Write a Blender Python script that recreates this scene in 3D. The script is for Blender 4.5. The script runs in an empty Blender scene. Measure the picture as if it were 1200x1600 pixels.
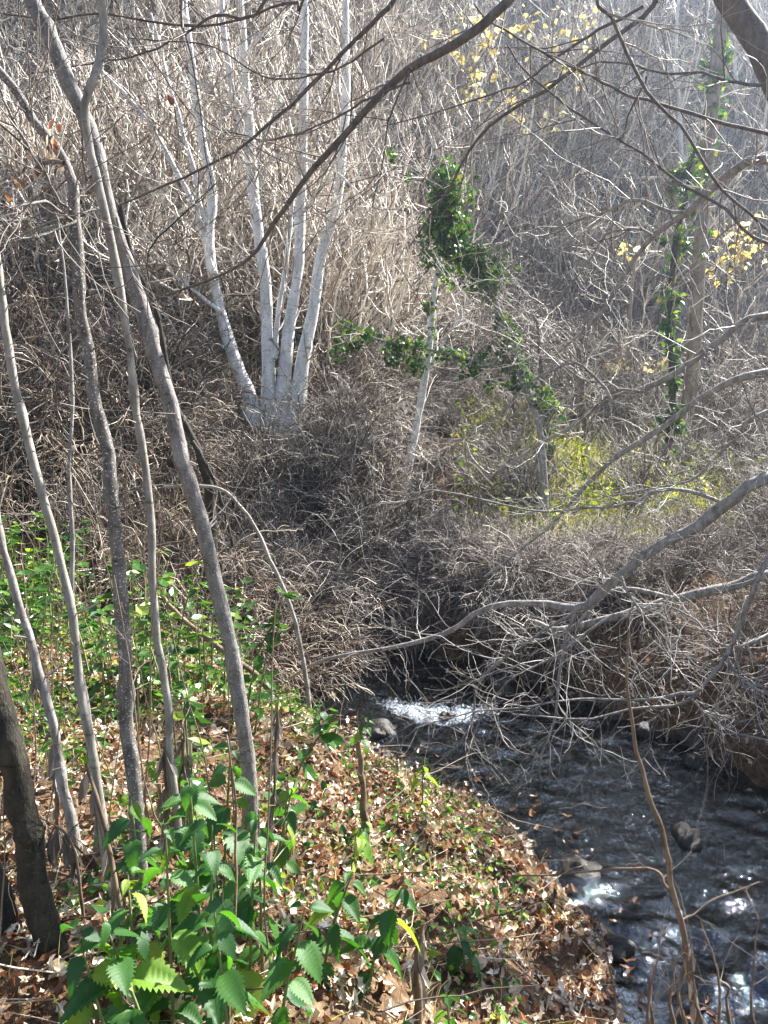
import bpy, math, random
import numpy as np
from mathutils import Vector, Matrix

# ---------------------------------------------------------------- camera, sky, sun, exposure
S = bpy.context.scene
COL = S.collection
R = math.radians
EYE = 1.6
PITCH = R(8.0)
FPX = 1232.0                      # focal length in pixels of the 1200 x 1600 photograph
cam = bpy.data.cameras.new('camera')
cam.sensor_fit = 'VERTICAL'; cam.sensor_height = 24.0; cam.lens = 24.0 * FPX / 1600.0
cam.clip_start = 0.05; cam.clip_end = 600
camo = bpy.data.objects.new('camera', cam); COL.objects.link(camo)
camo.location = (0, 0, EYE); camo.rotation_euler = (R(90) - PITCH, 0, 0)
S.camera = camo

SUN_AZ, SUN_EL = R(49), R(44)     # azimuth to the right of the view direction
w = bpy.data.worlds.new('World'); S.world = w; w.use_nodes = True
nt = w.node_tree
sky = nt.nodes.new('ShaderNodeTexSky'); sky.sky_type = 'NISHITA'; sky.sun_disc = False
sky.sun_elevation = SUN_EL; sky.sun_rotation = SUN_AZ
bg = nt.nodes['Background']; bg.inputs['Strength'].default_value = 0.055
nt.links.new(sky.outputs[0], bg.inputs['Color'])
sund = bpy.data.lights.new('sun', 'SUN'); sund.energy = 5.0; sund.angle = R(0.5); sund.color = (1.0, 0.965, 0.91)
suno = bpy.data.objects.new('sun', sund); COL.objects.link(suno)
sv = Vector((math.sin(SUN_AZ) * math.cos(SUN_EL), math.cos(SUN_AZ) * math.cos(SUN_EL), math.sin(SUN_EL)))
suno.rotation_euler = sv.to_track_quat('Z', 'Y').to_euler(); suno.location = (20, 20, 40)
S.view_settings.view_transform = 'Standard'; S.view_settings.look = 'None'
S.view_settings.gamma = 1.0; S.view_settings.exposure = 2.1
S.render.engine = 'CYCLES'
S.cycles.max_bounces = 6; S.cycles.diffuse_bounces = 2; S.cycles.glossy_bounces = 2
S.cycles.transmission_bounces = 3; S.cycles.transparent_max_bounces = 6; S.cycles.volume_bounces = 0
S.cycles.caustics_reflective = False; S.cycles.caustics_refractive = False
S.cycles.sample_clamp_indirect = 4.0; S.cycles.use_denoising = True; S.cycles.adaptive_threshold = 0.02

rng = np.random.default_rng(7)
random.seed(7)

# ---------------------------------------------------------------- helpers
def norm(v):
    return v / np.maximum(np.linalg.norm(v, axis=-1, keepdims=True), 1e-9)

def ray(px, py):
    u, v = (px - 600) / FPX, (800 - py) / FPX
    c, s = math.cos(PITCH), math.sin(PITCH)
    return np.array((u, c + v * s, -s + v * c))

def at(px, py, d):
    """point of the place seen at a photo position, d metres ahead of the camera"""
    r = ray(px, py)
    return np.array((0, 0, EYE)) + r * (d / r[1])

def make_mesh(name, verts, faces, mat, smooth=True):
    me = bpy.data.meshes.new(name)
    verts = np.asarray(verts, np.float32).reshape(-1, 3)
    fl = faces if isinstance(faces, list) else [faces]
    fl = [np.asarray(f, np.int32) for f in fl if len(f)]
    me.vertices.add(len(verts)); me.vertices.foreach_set('co', verts.ravel())
    li = np.concatenate([f.ravel() for f in fl])
    cnt = np.concatenate([np.full(len(f), f.shape[1], np.int32) for f in fl])
    st = np.concatenate(([0], np.cumsum(cnt)[:-1])).astype(np.int32)
    me.loops.add(len(li)); me.loops.foreach_set('vertex_index', li)
    me.polygons.add(len(cnt)); me.polygons.foreach_set('loop_start', st); me.polygons.foreach_set('loop_total', cnt)
    me.polygons.foreach_set('use_smooth', np.full(len(cnt), smooth))
    me.update(calc_edges=True); me.validate()
    if mat: me.materials.append(mat)
    return me

def obj(name, me, parent=None, loc=(0, 0, 0)):
    o = bpy.data.objects.new(name, me); COL.objects.link(o)
    o.location = loc
    if parent: o.parent = parent
    return o

def tag(o, label, cat, group=None):
    o['label'] = label; o['category'] = cat
    if group: o['group'] = group
    return o

def thing(name, label, cat, loc=(0, 0, 0), rotz=0.0, group=None, scale=1.0):
    o = bpy.data.objects.new(name, None); COL.objects.link(o)
    o.location = loc; o.rotation_euler = (0, 0, rotz); o.scale = (scale,) * 3
    o.empty_display_size = 0.1
    return tag(o, label, cat, group)

def dup(root, loc, rotz, scale, label=None, tilt=(0, 0)):
    r = root.copy(); COL.objects.link(r)
    r.location = loc; r.rotation_euler = (tilt[0], tilt[1], rotz)
    r.scale = scale if hasattr(scale, '__len__') else (scale,) * 3
    if label: r['label'] = label
    for ch in list(root.children):
        c = ch.copy(); COL.objects.link(c); c.parent = r
        for g in list(ch.children):
            d = g.copy(); COL.objects.link(d); d.parent = c
    return r

class Geo:
    """collects numpy verts and faces"""
    def __init__(self): self.v = []; self.f = {}; self.n = 0
    def add(self, v, f):
        v = np.asarray(v, np.float32).reshape(-1, 3); f = np.asarray(f, np.int64)
        self.f.setdefault(f.shape[1], []).append(f + self.n); self.v.append(v); self.n += len(v)
    def mesh(self, name, mat, smooth=True, origin=(0, 0, 0)):
        return make_mesh(name, np.concatenate(self.v) - np.asarray(origin, np.float32),
                         [np.concatenate(x) for x in self.f.values()], mat, smooth)

def tubes(g, pts, rad, sides=3, cap=False):
    """pts (M,K,3), rad (M,K): tapering tubes"""
    pts = np.asarray(pts, float); rad = np.asarray(rad, float)
    M, K, _ = pts.shape
    if M == 0: return
    t = norm(np.gradient(pts, axis=1))
    mean = norm(pts[:, -1] - pts[:, 0])
    ref = norm(np.cross(mean, rng.normal(size=(M, 3))))[:, None, :]
    nn = norm(np.cross(t, np.broadcast_to(ref, t.shape))); bb = np.cross(t, nn)
    a = np.arange(sides) * 2 * math.pi / sides
    v = pts[:, :, None] + rad[:, :, None, None] * (np.cos(a)[None, None, :, None] * nn[:, :, None] + np.sin(a)[None, None, :, None] * bb[:, :, None])
    m, k, s = np.meshgrid(np.arange(M), np.arange(K - 1), np.arange(sides), indexing='ij')
    s2 = (s + 1) % sides
    idx = lambda kk, ss: (m * K + kk) * sides + ss
    f = np.stack([idx(k, s), idx(k, s2), idx(k + 1, s2), idx(k + 1, s)], -1).reshape(-1, 4)
    g.add(v, f)

def grow(start, d, length, K, jit=0.2, trop=(0, 0, 0)):
    M = len(start); p = start.copy(); d = norm(d); out = np.empty((M, K, 3)); step = (length / (K - 1))[:, None]
    tr = np.asarray(trop, float)
    for k in range(K):
        out[:, k] = p
        d = norm(d + rng.normal(size=(M, 3)) * jit + tr); p = p + d * step
    return out

def kids(pts, rad, n, K, lf=(0.3, 0.6), ang=(30, 65), t0=0.2, t1=0.98, jit=0.2, trop=(0, 0, 0), rf=0.6, rend=0.3, length=None, rmax=1.0):
    """n side shoots on every parent"""
    M, KP, _ = pts.shape
    pi = np.repeat(np.arange(M), n); T = rng.uniform(t0, t1, M * n)
    x = T * (KP - 1); i = np.minimum(x.astype(int), KP - 2); fr = (x - i)[:, None]
    st = pts[pi, i] * (1 - fr) + pts[pi, i + 1] * fr
    tan = norm(pts[pi, i + 1] - pts[pi, i])
    per = norm(np.cross(tan, rng.normal(size=(M * n, 3))))
    a = np.radians(rng.uniform(ang[0], ang[1], M * n))[:, None]
    d = np.cos(a) * tan + np.sin(a) * per
    if length is None:
        L = np.linalg.norm(np.diff(pts, axis=1), axis=2).sum(1)[pi] * rng.uniform(lf[0], lf[1], M * n) * (1.15 - 0.6 * T)
    else:
        L = rng.uniform(length[0], length[1], M * n)
    r0 = np.minimum((rad[pi, i] * (1 - fr[:, 0]) + rad[pi, i + 1] * fr[:, 0]) * rf, rmax)
    p2 = grow(st, d, L, K, jit, trop)
    return p2, r0[:, None] * np.linspace(1, rend, K)[None]

def spline(P, W, K):
    """Catmull-Rom through the points, widths interpolated"""
    P = np.asarray(P, float); W = np.asarray(W, float)
    Q = np.vstack((2 * P[0] - P[1], P, 2 * P[-1] - P[-2])); n = len(P) - 1
    x = np.linspace(0, n, K); i = np.minimum(x.astype(int), n - 1); t = (x - i)[:, None]
    a, b, c, d = Q[i], Q[i + 1], Q[i + 2], Q[i + 3]
    pts = 0.5 * (2 * b + (c - a) * t + (2 * a - 5 * b + 4 * c - d) * t * t + (3 * b - a - 3 * c + d) * t ** 3)
    return pts, np.interp(x, np.arange(n + 1), W)

def trace(path, w0, w1, K=28, d0=None, d1=None, pre=None, prew=None, wob=0.006):
    """path of photo positions with their distances -> points and radii in metres; pre = world points before it"""
    n = len(path); ds = np.linspace(d0, d1, n)
    P = [at(p[0], p[1], ds[i]) for i, p in enumerate(path)]
    W = [np.interp(i, (0, n - 1), (w0, w1)) / FPX * ds[i] * (0.5 if pre is None and wob < .005 else 0.42) for i in range(n)]
    if pre is not None:
        P = [np.array(q, float) for q in pre] + P
        W = list(np.linspace(prew, W[0], len(pre) + 1)[:-1]) + W
    pts, rad = spline(P, W, K)
    kk = max(4, K // 3); kn = rng.normal(size=(kk, 3)) * wob * 3.0; wv = np.stack([np.interp(np.linspace(0, kk - 1, K), np.arange(kk), kn[:, j]) for j in range(3)], -1) + rng.normal(size=pts.shape) * wob * .5
    wv *= np.minimum(1, ds.mean() / 5)
    wv[0] = 0
    return (pts + wv)[None], rad[None]

def leaf_batch(g, tv, tf, pos, rot, scale):
    v = np.einsum('mij,nj->mni', rot, tv) * scale[:, None, None] + pos[:, None]
    n = len(tv); f = (tf[None] + (np.arange(len(pos)) * n)[:, None, None]).reshape(-1, tf.shape[1])
    g.add(v, f)

def rots(yaw, pitch, roll):
    cy, sy, cp, sp, cr, sr = np.cos(yaw), np.sin(yaw), np.cos(pitch), np.sin(pitch), np.cos(roll), np.sin(roll)
    z, o = np.zeros_like(yaw), np.ones_like(yaw)
    m = lambda *r: np.stack([np.stack(x, -1) for x in r], -2)
    return m((cy, -sy, z), (sy, cy, z), (z, z, o)) @ m((o, z, z), (z, cp, -sp), (z, sp, cp)) @ m((cr, z, sr), (z, o, z), (-sr, z, cr))

# ---------------------------------------------------------------- materials
def new_mat(name):
    m = bpy.data.materials.new(name); m.use_nodes = True
    return m, m.node_tree, m.node_tree.nodes, m.node_tree.nodes['Principled BSDF']

def ramp(nt, stops, interp='LINEAR'):
    r = nt.nodes.new('ShaderNodeValToRGB'); r.color_ramp.interpolation = interp
    e = r.color_ramp.elements
    while len(e) < len(stops): e.new(0.5)
    for el, (p, c) in zip(e, stops): el.position = p; el.color = (*c, 1)
    return r

def noise(nt, scale, detail=4, rough=0.6, coord='Object', vec_scale=None):
    tc = nt.nodes.new('ShaderNodeTexCoord'); n = nt.nodes.new('ShaderNodeTexNoise')
    n.inputs['Scale'].default_value = scale; n.inputs['Detail'].default_value = detail; n.inputs['Roughness'].default_value = rough
    if vec_scale:
        mp = nt.nodes.new('ShaderNodeMapping'); mp.inputs['Scale'].default_value = vec_scale
        nt.links.new(tc.outputs[coord], mp.inputs[0]); nt.links.new(mp.outputs[0], n.inputs['Vector'])
    else:
        nt.links.new(tc.outputs[coord], n.inputs['Vector'])
    return n

def bark(name, dark, light, speck=None, scale=25, bump=0.5, speck_t=0.62, rough=0.8, stretch=(1, 1, 0.35)):
    m, nt, N, b = new_mat(name)
    n1 = noise(nt, scale, 5, 0.65, vec_scale=stretch); r1 = ramp(nt, [(0.32, dark), (0.68, light)])
    nt.links.new(n1.outputs['Fac'], r1.inputs[0]); col = r1.outputs[0]
    if speck:
        n2 = noise(nt, scale * 4.0, 3, 0.6, vec_scale=(1, 1, 1.4)); r2 = ramp(nt, [(speck_t, (0, 0, 0)), (speck_t + 0.04, (1, 1, 1))])
        nt.links.new(n2.outputs['Fac'], r2.inputs[0])
        mx = N.new('ShaderNodeMix'); mx.data_type = 'RGBA'
        nt.links.new(r2.outputs[0], mx.inputs[0]); nt.links.new(col, mx.inputs[6]); mx.inputs[7].default_value = (*speck, 1)
        col = mx.outputs[2]
    n5 = noise(nt, scale * .55, 4, 0.7, vec_scale=(1, 1, 3.2)); r5 = ramp(nt, [(0.30, (.35, .32, .30)), (0.42, (1, 1, 1))]); nt.links.new(n5.outputs['Fac'], r5.inputs[0])
    m5 = N.new('ShaderNodeMix'); m5.data_type = 'RGBA'; m5.blend_type = 'MULTIPLY'; m5.inputs[0].default_value = 1; nt.links.new(col, m5.inputs[6]); nt.links.new(r5.outputs[0], m5.inputs[7]); col = m5.outputs[2]
    nt.links.new(col, b.inputs['Base Color']); b.inputs['Roughness'].default_value = rough
    b.inputs['Specular IOR Level'].default_value = 0.3
    bp = N.new('ShaderNodeBump'); bp.inputs['Strength'].default_value = bump; bp.inputs['Distance'].default_value = 0.01
    nt.links.new(n1.outputs['Fac'], bp.inputs['Height']); nt.links.new(bp.outputs[0], b.inputs['Normal'])
    return m

def island(name, stops, rough=0.6, trans=0.0, tint=(1, 1, 1), spec=0.4, interp='LINEAR', sheen=None):
    """every separate twig or leaf of a mesh gets its own colour from the ramp"""
    m, nt, N, b = new_mat(name)
    g = N.new('ShaderNodeNewGeometry'); r = ramp(nt, stops, interp)
    nt.links.new(g.outputs['Random Per Island'], r.inputs[0])
    nt.links.new(r.outputs[0], b.inputs['Base Color'])
    b.inputs['Roughness'].default_value = rough; b.inputs['Specular IOR Level'].default_value = spec
    if trans > 0: add_trans(nt, b, r.outputs[0], trans, tint)
    return m

def add_trans(nt, b, col, trans, tint):
    N = nt.nodes; tr = N.new('ShaderNodeBsdfTranslucent'); mm = N.new('ShaderNodeMix'); mm.data_type = 'RGBA'; mm.blend_type = 'MULTIPLY'
    mm.inputs[0].default_value = 1; nt.links.new(col, mm.inputs[6]); mm.inputs[7].default_value = (*tint, 1)
    nt.links.new(mm.outputs[2], tr.inputs['Color'])
    ms = N.new('ShaderNodeMixShader'); ms.inputs[0].default_value = trans
    nt.links.new(b.outputs[0], ms.inputs[1]); nt.links.new(tr.outputs[0], ms.inputs[2])
    nt.links.new(ms.outputs[0], N['Material Output'].inputs['Surface'])

BARK_SAPLING = bark('sapling_bark', (0.10, 0.088, 0.078), (0.32, 0.295, 0.275), (0.62, 0.60, 0.57), 34, 0.9, 0.62)
BARK_SLIM = bark('slim_stem_bark', (0.17, 0.15, 0.12), (0.42, 0.39, 0.34), (0.6, 0.58, 0.52), 26, 0.4, 0.68)
BARK_SPECK = bark('speckled_bark', (0.075, 0.062, 0.052), (0.25, 0.225, 0.20), (0.68, 0.66, 0.62), 32, 0.8, 0.60)
BARK_WHITE = bark('pale_stem_bark', (0.5, 0.485, 0.465), (0.9, 0.89, 0.87), (0.12, 0.10, 0.085), 11, 0.8, 0.62)
BARK_DARK = bark('shaded_mossy_bark', (0.012, 0.010, 0.008), (0.07, 0.058, 0.042), (0.07, 0.09, 0.03), 24, 1.6, 0.62)  # shade over the old trunk is put into the near-black; green specks are moss
BARK_BRANCH = bark('grey_branch_bark', (0.15, 0.135, 0.12), (0.42, 0.39, 0.36), (0.5, 0.49, 0.47), 30, 0.7, 0.68)
BARK_TOP = bark('brown_branch_bark', (0.075, 0.06, 0.052), (0.20, 0.17, 0.15), (0.36, 0.34, 0.32), 30, 0.7, 0.7)
BARK_TAN = bark('tan_trunk_bark', (0.14, 0.11, 0.085), (0.42, 0.34, 0.27), (0.10, 0.10, 0.05), 10, 0.9, 0.62)
BARK_STALK = bark('dry_stalk', (0.09, 0.06, 0.038), (0.29, 0.21, 0.135), None, 20, 0.3)
TWIG_PALE = island('pale_twigs', [(0, (0.085, 0.06, 0.042)), (0.3, (0.34, 0.275, 0.215)), (0.62, (0.72, 0.63, 0.53)), (1, (0.92, 0.86, 0.77))], 0.55)
TWIG_TAN = island('tan_twigs', [(0, (0.045, 0.03, 0.02)), (0.5, (0.15, 0.105, 0.07)), (0.75, (0.36, 0.28, 0.2)), (1, (0.80, 0.70, 0.56))], 0.6)  # many dark, few bright twigs: thicket shade and sun put into the colour
TWIG_MID = island('thicket_twigs', [(0, (0.04, 0.03, 0.024)), (0.5, (0.14, 0.11, 0.09)), (0.75, (0.40, 0.34, 0.28)), (1, (0.82, 0.76, 0.68))], 0.5)  # dark stops stand in for shade inside the thicket, pale ones for sunlit twigs
TWIG_BROWN = island('brown_twigs', [(0, (0.075, 0.055, 0.042)), (0.5, (0.18, 0.145, 0.12)), (1, (0.38, 0.33, 0.28))], 0.6)
TWIG_GREY = island('grey_twigs', [(0, (0.07, 0.06, 0.05)), (0.5, (0.20, 0.18, 0.155)), (0.8, (0.42, 0.38, 0.34)), (1, (0.70, 0.66, 0.61))], 0.5)
DRY_GRASS = island('dry_grass_blades', [(0, (0.36, 0.27, 0.16)), (0.5, (0.60, 0.50, 0.34)), (1, (0.82, 0.74, 0.58))], 0.6, 0.3)
MEADOW = island('meadow_grass_blades', [(0, (0.16, 0.22, 0.03)), (0.35, (0.40, 0.42, 0.08)), (0.65, (0.62, 0.55, 0.22)), (1, (0.82, 0.74, 0.48))], 0.5, 0.4, (1, 1, 0.6))
IVY = island('ivy_leaves', [(0, (0.012, 0.05, 0.012)), (0.4, (0.035, 0.12, 0.018)), (0.75, (0.10, 0.21, 0.025)), (0.93, (0.24, 0.34, 0.05)), (1, (0.20, 0.13, 0.05))], 0.35, 0.38, (1.2, 1.2, 0.5), 0.5)
YELLOW = island('yellow_leaves', [(0, (0.50, 0.36, 0.08)), (0.5, (0.74, 0.60, 0.20)), (1, (0.85, 0.78, 0.46))], 0.5, 0.5)
WEED = island('ground_weeds', [(0, (0.02, 0.075, 0.014)), (0.5, (0.06, 0.165, 0.025)), (0.85, (0.17, 0.29, 0.045)), (1, (0.38, 0.44, 0.08))], 0.3, 0.4, (1.1, 1.2, 0.5), 0.6)
LITTER = island('leaf_litter', [(0, (0.04, 0.018, 0.010)), (0.18, (0.16, 0.06, 0.026)), (0.36, (0.38, 0.15, 0.05)), (0.46, (0.44, 0.29, 0.16)), (0.58, (0.66, 0.56, 0.43)), (1, (0.86, 0.78, 0.64))], 0.38, 0.22, (1, 0.8, 0.6), 0.6)
WETLEAF = island('wet_leaves', [(0, (0.03, 0.014, 0.008)), (0.7, (0.13, 0.055, 0.022)), (1, (0.26, 0.14, 0.06))], 0.3)
WITHER = island('withered_leaves', [(0, (0.13, 0.10, 0.075)), (0.5, (0.27, 0.235, 0.20)), (1, (0.48, 0.44, 0.38))], 0.7, 0.2)

def leaf_mat(name, c1, c2, trans, tint, rough=0.42, vein=90):
    m, nt, N, b = new_mat(name)
    oi = N.new('ShaderNodeObjectInfo'); r = ramp(nt, [(0, c1), (1, c2)])
    n = noise(nt, 22, 3); ad = N.new('ShaderNodeMath'); ad.operation = 'MULTIPLY_ADD'; ad.inputs[1].default_value = 0.5
    sb = N.new('ShaderNodeMath'); sb.operation = 'SUBTRACT'; sb.inputs[1].default_value = 0.25
    nt.links.new(n.outputs['Fac'], ad.inputs[0]); nt.links.new(oi.outputs['Random'], sb.inputs[0]); nt.links.new(sb.outputs[0], ad.inputs[2])
    nt.links.new(ad.outputs[0], r.inputs[0]); nt.links.new(r.outputs[0], b.inputs['Base Color'])
    b.inputs['Roughness'].default_value = rough; b.inputs['Specular IOR Level'].default_value = 0.5
    n2 = noise(nt, vein, 2); bp = N.new('ShaderNodeBump'); bp.inputs['Strength'].default_value = 0.25; bp.inputs['Distance'].default_value = 0.004
    nt.links.new(n2.outputs['Fac'], bp.inputs['Height']); nt.links.new(bp.outputs[0], b.inputs['Normal'])
    add_trans(nt, b, r.outputs[0], trans, tint)
    return m
NETTLE = leaf_mat('nettle_leaf', (0.022, 0.085, 0.022), (0.075, 0.19, 0.035), 0.38, (1.6, 1.9, 0.5))
NETTLE_BACKLIT = leaf_mat('backlit_nettle_leaf', (0.14, 0.30, 0.03), (0.33, 0.44, 0.06), 0.5, (1.2, 1.2, 0.5))  # brighter copy of the nettle leaf, backlight put into its yellow green
DEADLEAF = leaf_mat('fallen_leaf_skin', (0.24, 0.085, 0.028), (0.72, 0.58, 0.42), 0.2, (1, 0.75, 0.5), 0.35, 40)
STEM_GREEN = bark('nettle_stem', (0.10, 0.13, 0.04), (0.26, 0.28, 0.12), None, 30, 0.2)

def ground_mat():
    m, nt, N, b = new_mat('ground_soil')
    at_ = N.new('ShaderNodeAttribute'); at_.attribute_name = 'zone'
    sep = N.new('ShaderNodeSeparateColor'); nt.links.new(at_.outputs['Color'], sep.inputs[0])
    n1 = noise(nt, 14, 5, 0.75); soil = ramp(nt, [(0.3, (0.035, 0.022, 0.013)), (0.5, (0.13, 0.075, 0.04)), (0.7, (0.32, 0.22, 0.13))])
    nt.links.new(n1.outputs['Fac'], soil.inputs[0])
    n2 = noise(nt, 5, 4, 0.7); gr = ramp(nt, [(0.3, (0.10, 0.12, 0.02)), (0.5, (0.26, 0.25, 0.06)), (0.7, (0.50, 0.42, 0.2))])
    nt.links.new(n2.outputs['Fac'], gr.inputs[0])
    n3 = noise(nt, 4, 5, 0.78); hl = ramp(nt, [(0.3, (0.05, 0.033, 0.022)), (0.5, (0.15, 0.11, 0.08)), (0.7, (0.40, 0.33, 0.26))])
    nt.links.new(n3.outputs['Fac'], hl.inputs[0])
    bed = ramp(nt, [(0.35, (0.03, 0.024, 0.015)), (0.6, (0.13, 0.10, 0.06)), (0.75, (0.26, 0.21, 0.14))])
    n4 = noise(nt, 30, 2, 0.6); nt.links.new(n4.outputs['Fac'], bed.inputs[0])
    col = soil.outputs[0]
    for ch, src in ((0, gr), (1, hl), (2, bed)):
        mx = N.new('ShaderNodeMix'); mx.data_type = 'RGBA'
        nt.links.new(sep.outputs[ch], mx.inputs[0]); nt.links.new(col, mx.inputs[6]); nt.links.new(src.outputs[0], mx.inputs[7]); col = mx.outputs[2]
    nt.links.new(col, b.inputs['Base Color']); b.inputs['Roughness'].default_value = 0.9; b.inputs['Specular IOR Level'].default_value = 0.2
    bp = N.new('ShaderNodeBump'); bp.inputs['Strength'].default_value = 0.8; bp.inputs['Distance'].default_value = 0.05
    nt.links.new(n1.outputs['Fac'], bp.inputs['Height']); nt.links.new(bp.outputs[0], b.inputs['Normal'])
    return m
GROUND = ground_mat()

def water_mat():
    m, nt, N, b = new_mat('stream_water')
    N.remove(b)
    tp = N.new('ShaderNodeBsdfTransparent'); tp.inputs['Color'].default_value = (0.47, 0.46, 0.40, 1)
    gl = N.new('ShaderNodeBsdfGlossy'); gl.inputs['Roughness'].default_value = 0.03; gl.inputs['Color'].default_value = (0.76, 0.88, 1, 1)  # blue of the reflected sky is put into the gloss tint
    fr = N.new('ShaderNodeFresnel'); fr.inputs['IOR'].default_value = 1.85
    n1 = noise(nt, 6, 5, 0.6, vec_scale=(1.6, 1, 1)); n2 = noise(nt, 26, 4, 0.65, vec_scale=(1.3, 1, 1))
    b1 = N.new('ShaderNodeBump'); b1.inputs['Strength'].default_value = 1.0; b1.inputs['Distance'].default_value = 0.02
    b2 = N.new('ShaderNodeBump'); b2.inputs['Strength'].default_value = 1.0; b2.inputs['Distance'].default_value = 0.007
    nt.links.new(n1.outputs['Fac'], b1.inputs['Height']); nt.links.new(n2.outputs['Fac'], b2.inputs['Height'])
    nt.links.new(b1.outputs[0], b2.inputs['Normal'])
    nt.links.new(b2.outputs[0], gl.inputs['Normal']); nt.links.new(b2.outputs[0], fr.inputs['Normal'])
    ms = N.new('ShaderNodeMixShader'); nt.links.new(fr.outputs[0], ms.inputs[0])
    nt.links.new(tp.outputs[0], ms.inputs[1]); nt.links.new(gl.outputs[0], ms.inputs[2])
    fa = N.new('ShaderNodeAttribute'); fa.attribute_name = 'foam'; n3 = noise(nt, 34, 4, 0.7, vec_scale=(1.5, 1, 1))
    mu = N.new('ShaderNodeMath'); mu.operation = 'MULTIPLY'; nt.links.new(fa.outputs['Fac'], mu.inputs[0]); nt.links.new(n3.outputs['Fac'], mu.inputs[1])
    fr2 = ramp(nt, [(0.36, (0, 0, 0)), (0.58, (.7, .7, .7))]); nt.links.new(mu.outputs[0], fr2.inputs[0])
    df = N.new('ShaderNodeBsdfDiffuse'); df.inputs['Color'].default_value = (.62, .70, .80, 1)
    ms2 = N.new('ShaderNodeMixShader'); nt.links.new(fr2.outputs[0], ms2.inputs[0]); nt.links.new(ms.outputs[0], ms2.inputs[1]); nt.links.new(df.outputs[0], ms2.inputs[2])
    nt.links.new(ms2.outputs[0], N['Material Output'].inputs['Surface'])
    return m
WATER = water_mat()
STONE = bark('wet_stone', (0.02, 0.018, 0.016), (0.085, 0.078, 0.068), (0.05, 0.06, 0.025), 12, 0.8, 0.7, 0.3, (1, 1, 1))
PEBBLE = island('pebbles', [(0, (0.04, 0.03, 0.02)), (0.6, (0.16, 0.125, 0.08)), (1, (0.36, 0.31, 0.23))], 0.4)
FOAM = bark('foam', (0.7, 0.74, 0.78), (0.9, 0.92, 0.94), None, 30, 0.4, rough=0.4)

# ---------------------------------------------------------------- terrain
ZW = -1.0
CENTRE = np.array([(2.8, -3.0), (2.5, 0.0), (2.1, 1.8), (1.85, 3.0), (1.78, 4.4), (1.32, 5.5), (0.52, 6.5), (-0.28, 7.35), (-0.2, 8.5), (0.25, 10), (0.5, 12), (0.5, 15), (0.5, 20), (0, 40), (-2, 100)])
HW = np.array([1.0, 0.95, 0.92, 0.88, 0.85, 1.08, 1.22, 1.02, 0.6, 0.32, 0.2, 0.15, 0.15, 0.15, 0.15])

def smooth(a, b, x):
    t = np.clip((x - a) / (b - a), 0, 1); return t * t * (3 - 2 * t)
def softplus(x, k=1.0):
    return np.logaddexp(0, np.asarray(x) * k) / k

def channel(x, y):
    """distance outside the water's edge and side (+1 = right/far bank)"""
    x = np.asarray(x, float); y = np.asarray(y, float)
    best = np.full(x.shape, 1e9); hw = np.zeros(x.shape); side = np.zeros(x.shape)
    for i in range(len(CENTRE) - 1):
        a, b = CENTRE[i], CENTRE[i + 1]; e = b - a
        t = np.clip(((x - a[0]) * e[0] + (y - a[1]) * e[1]) / (e @ e), 0, 1)
        dx, dy = x - a[0] - t * e[0], y - a[1] - t * e[1]; d = np.hypot(dx, dy)
        m = d < best
        best = np.where(m, d, best); hw = np.where(m, HW[i] * (1 - t) + HW[i + 1] * t, hw)
        side = np.where(m, np.sign(e[1] * dx - e[0] * dy), side)
    edge = .13 * np.sin(3.3 * x + 1.7 * np.sin(2.1 * y)) * np.sin(2.9 * y + 1.1 * x) + .08 * np.sin(8.1 * x - 5.3 * y) * np.sin(7.2 * y + 3 * x)
    return best - hw + edge, side

_scat = {}

def lump(x, y):
    return (np.sin(x * 2.1 + 1.3 * np.sin(y * 1.7)) * np.sin(y * 2.4 + 0.7 * np.sin(x * 1.1)) * 0.07
            + np.sin(x * 5.3 + y * 3.1) * np.sin(y * 6.1 - x * 2.2) * 0.035 + np.sin(x * 11.3 + 2 * y) * np.sin(y * 12.7 - 3 * x) * .015)

def H(x, y):
    x = np.asarray(x, float); y = np.asarray(y, float)
    d, side = channel(x, y); dp = np.maximum(d, 0)
    up = smooth(8.8, 12.5, y)                       # the channel dies out into the hillside
    dp = dp * (1 - up) + np.maximum(dp, 4) * up
    floor = -1.0 + 0.3 * softplus(y - 17, 0.6)
    sl = (y - 7.2) + 0.35 * (-x - 1)
    left = 1.08 * (1 - np.exp(-(dp / 1.0) ** 1.3)) + (0.5 * softplus(sl, 1.2) + 0.30 * softplus(sl - 8, 0.6)) * (1 - np.exp(-dp / 1.3) * (1 - up))
    foot = 17 + 3 * smooth(4, 14, x)
    right = 0.95 * (1 - np.exp(-dp / 0.38)) + 0.92 * softplus(y - foot, 0.5) * (1 - np.exp(-dp / 2.5) * (1 - up))
    wd = 0.02 + 7 * up; sg = side * (np.maximum(d, 0) + 0.3 * (1 - up) * (d > 0)); wt_ = np.where(d < 0, 0.5, smooth(-wd, wd, sg))
    z = floor + wt_ * right + (1 - wt_) * left + lump(x, y) * np.minimum(1, np.maximum(d, 0) / 0.4)
    zb = floor + np.maximum(d * 0.5, -0.2) + lump(x * 1.7, y * 1.7) * 0.9
    z = np.where(d < 0, zb * (1 - up) + (floor + .5 * (left + right)) * up, z)
    top_ = 20.5 + 3.5 * smooth(3, 16, x) + 1.5 * np.sin(x * .23 + 1) + .8 * np.sin(x * .61)      # the crest of the hill
    return np.where(z > 0, top_ - softplus(top_ - z, .5), z)

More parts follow.
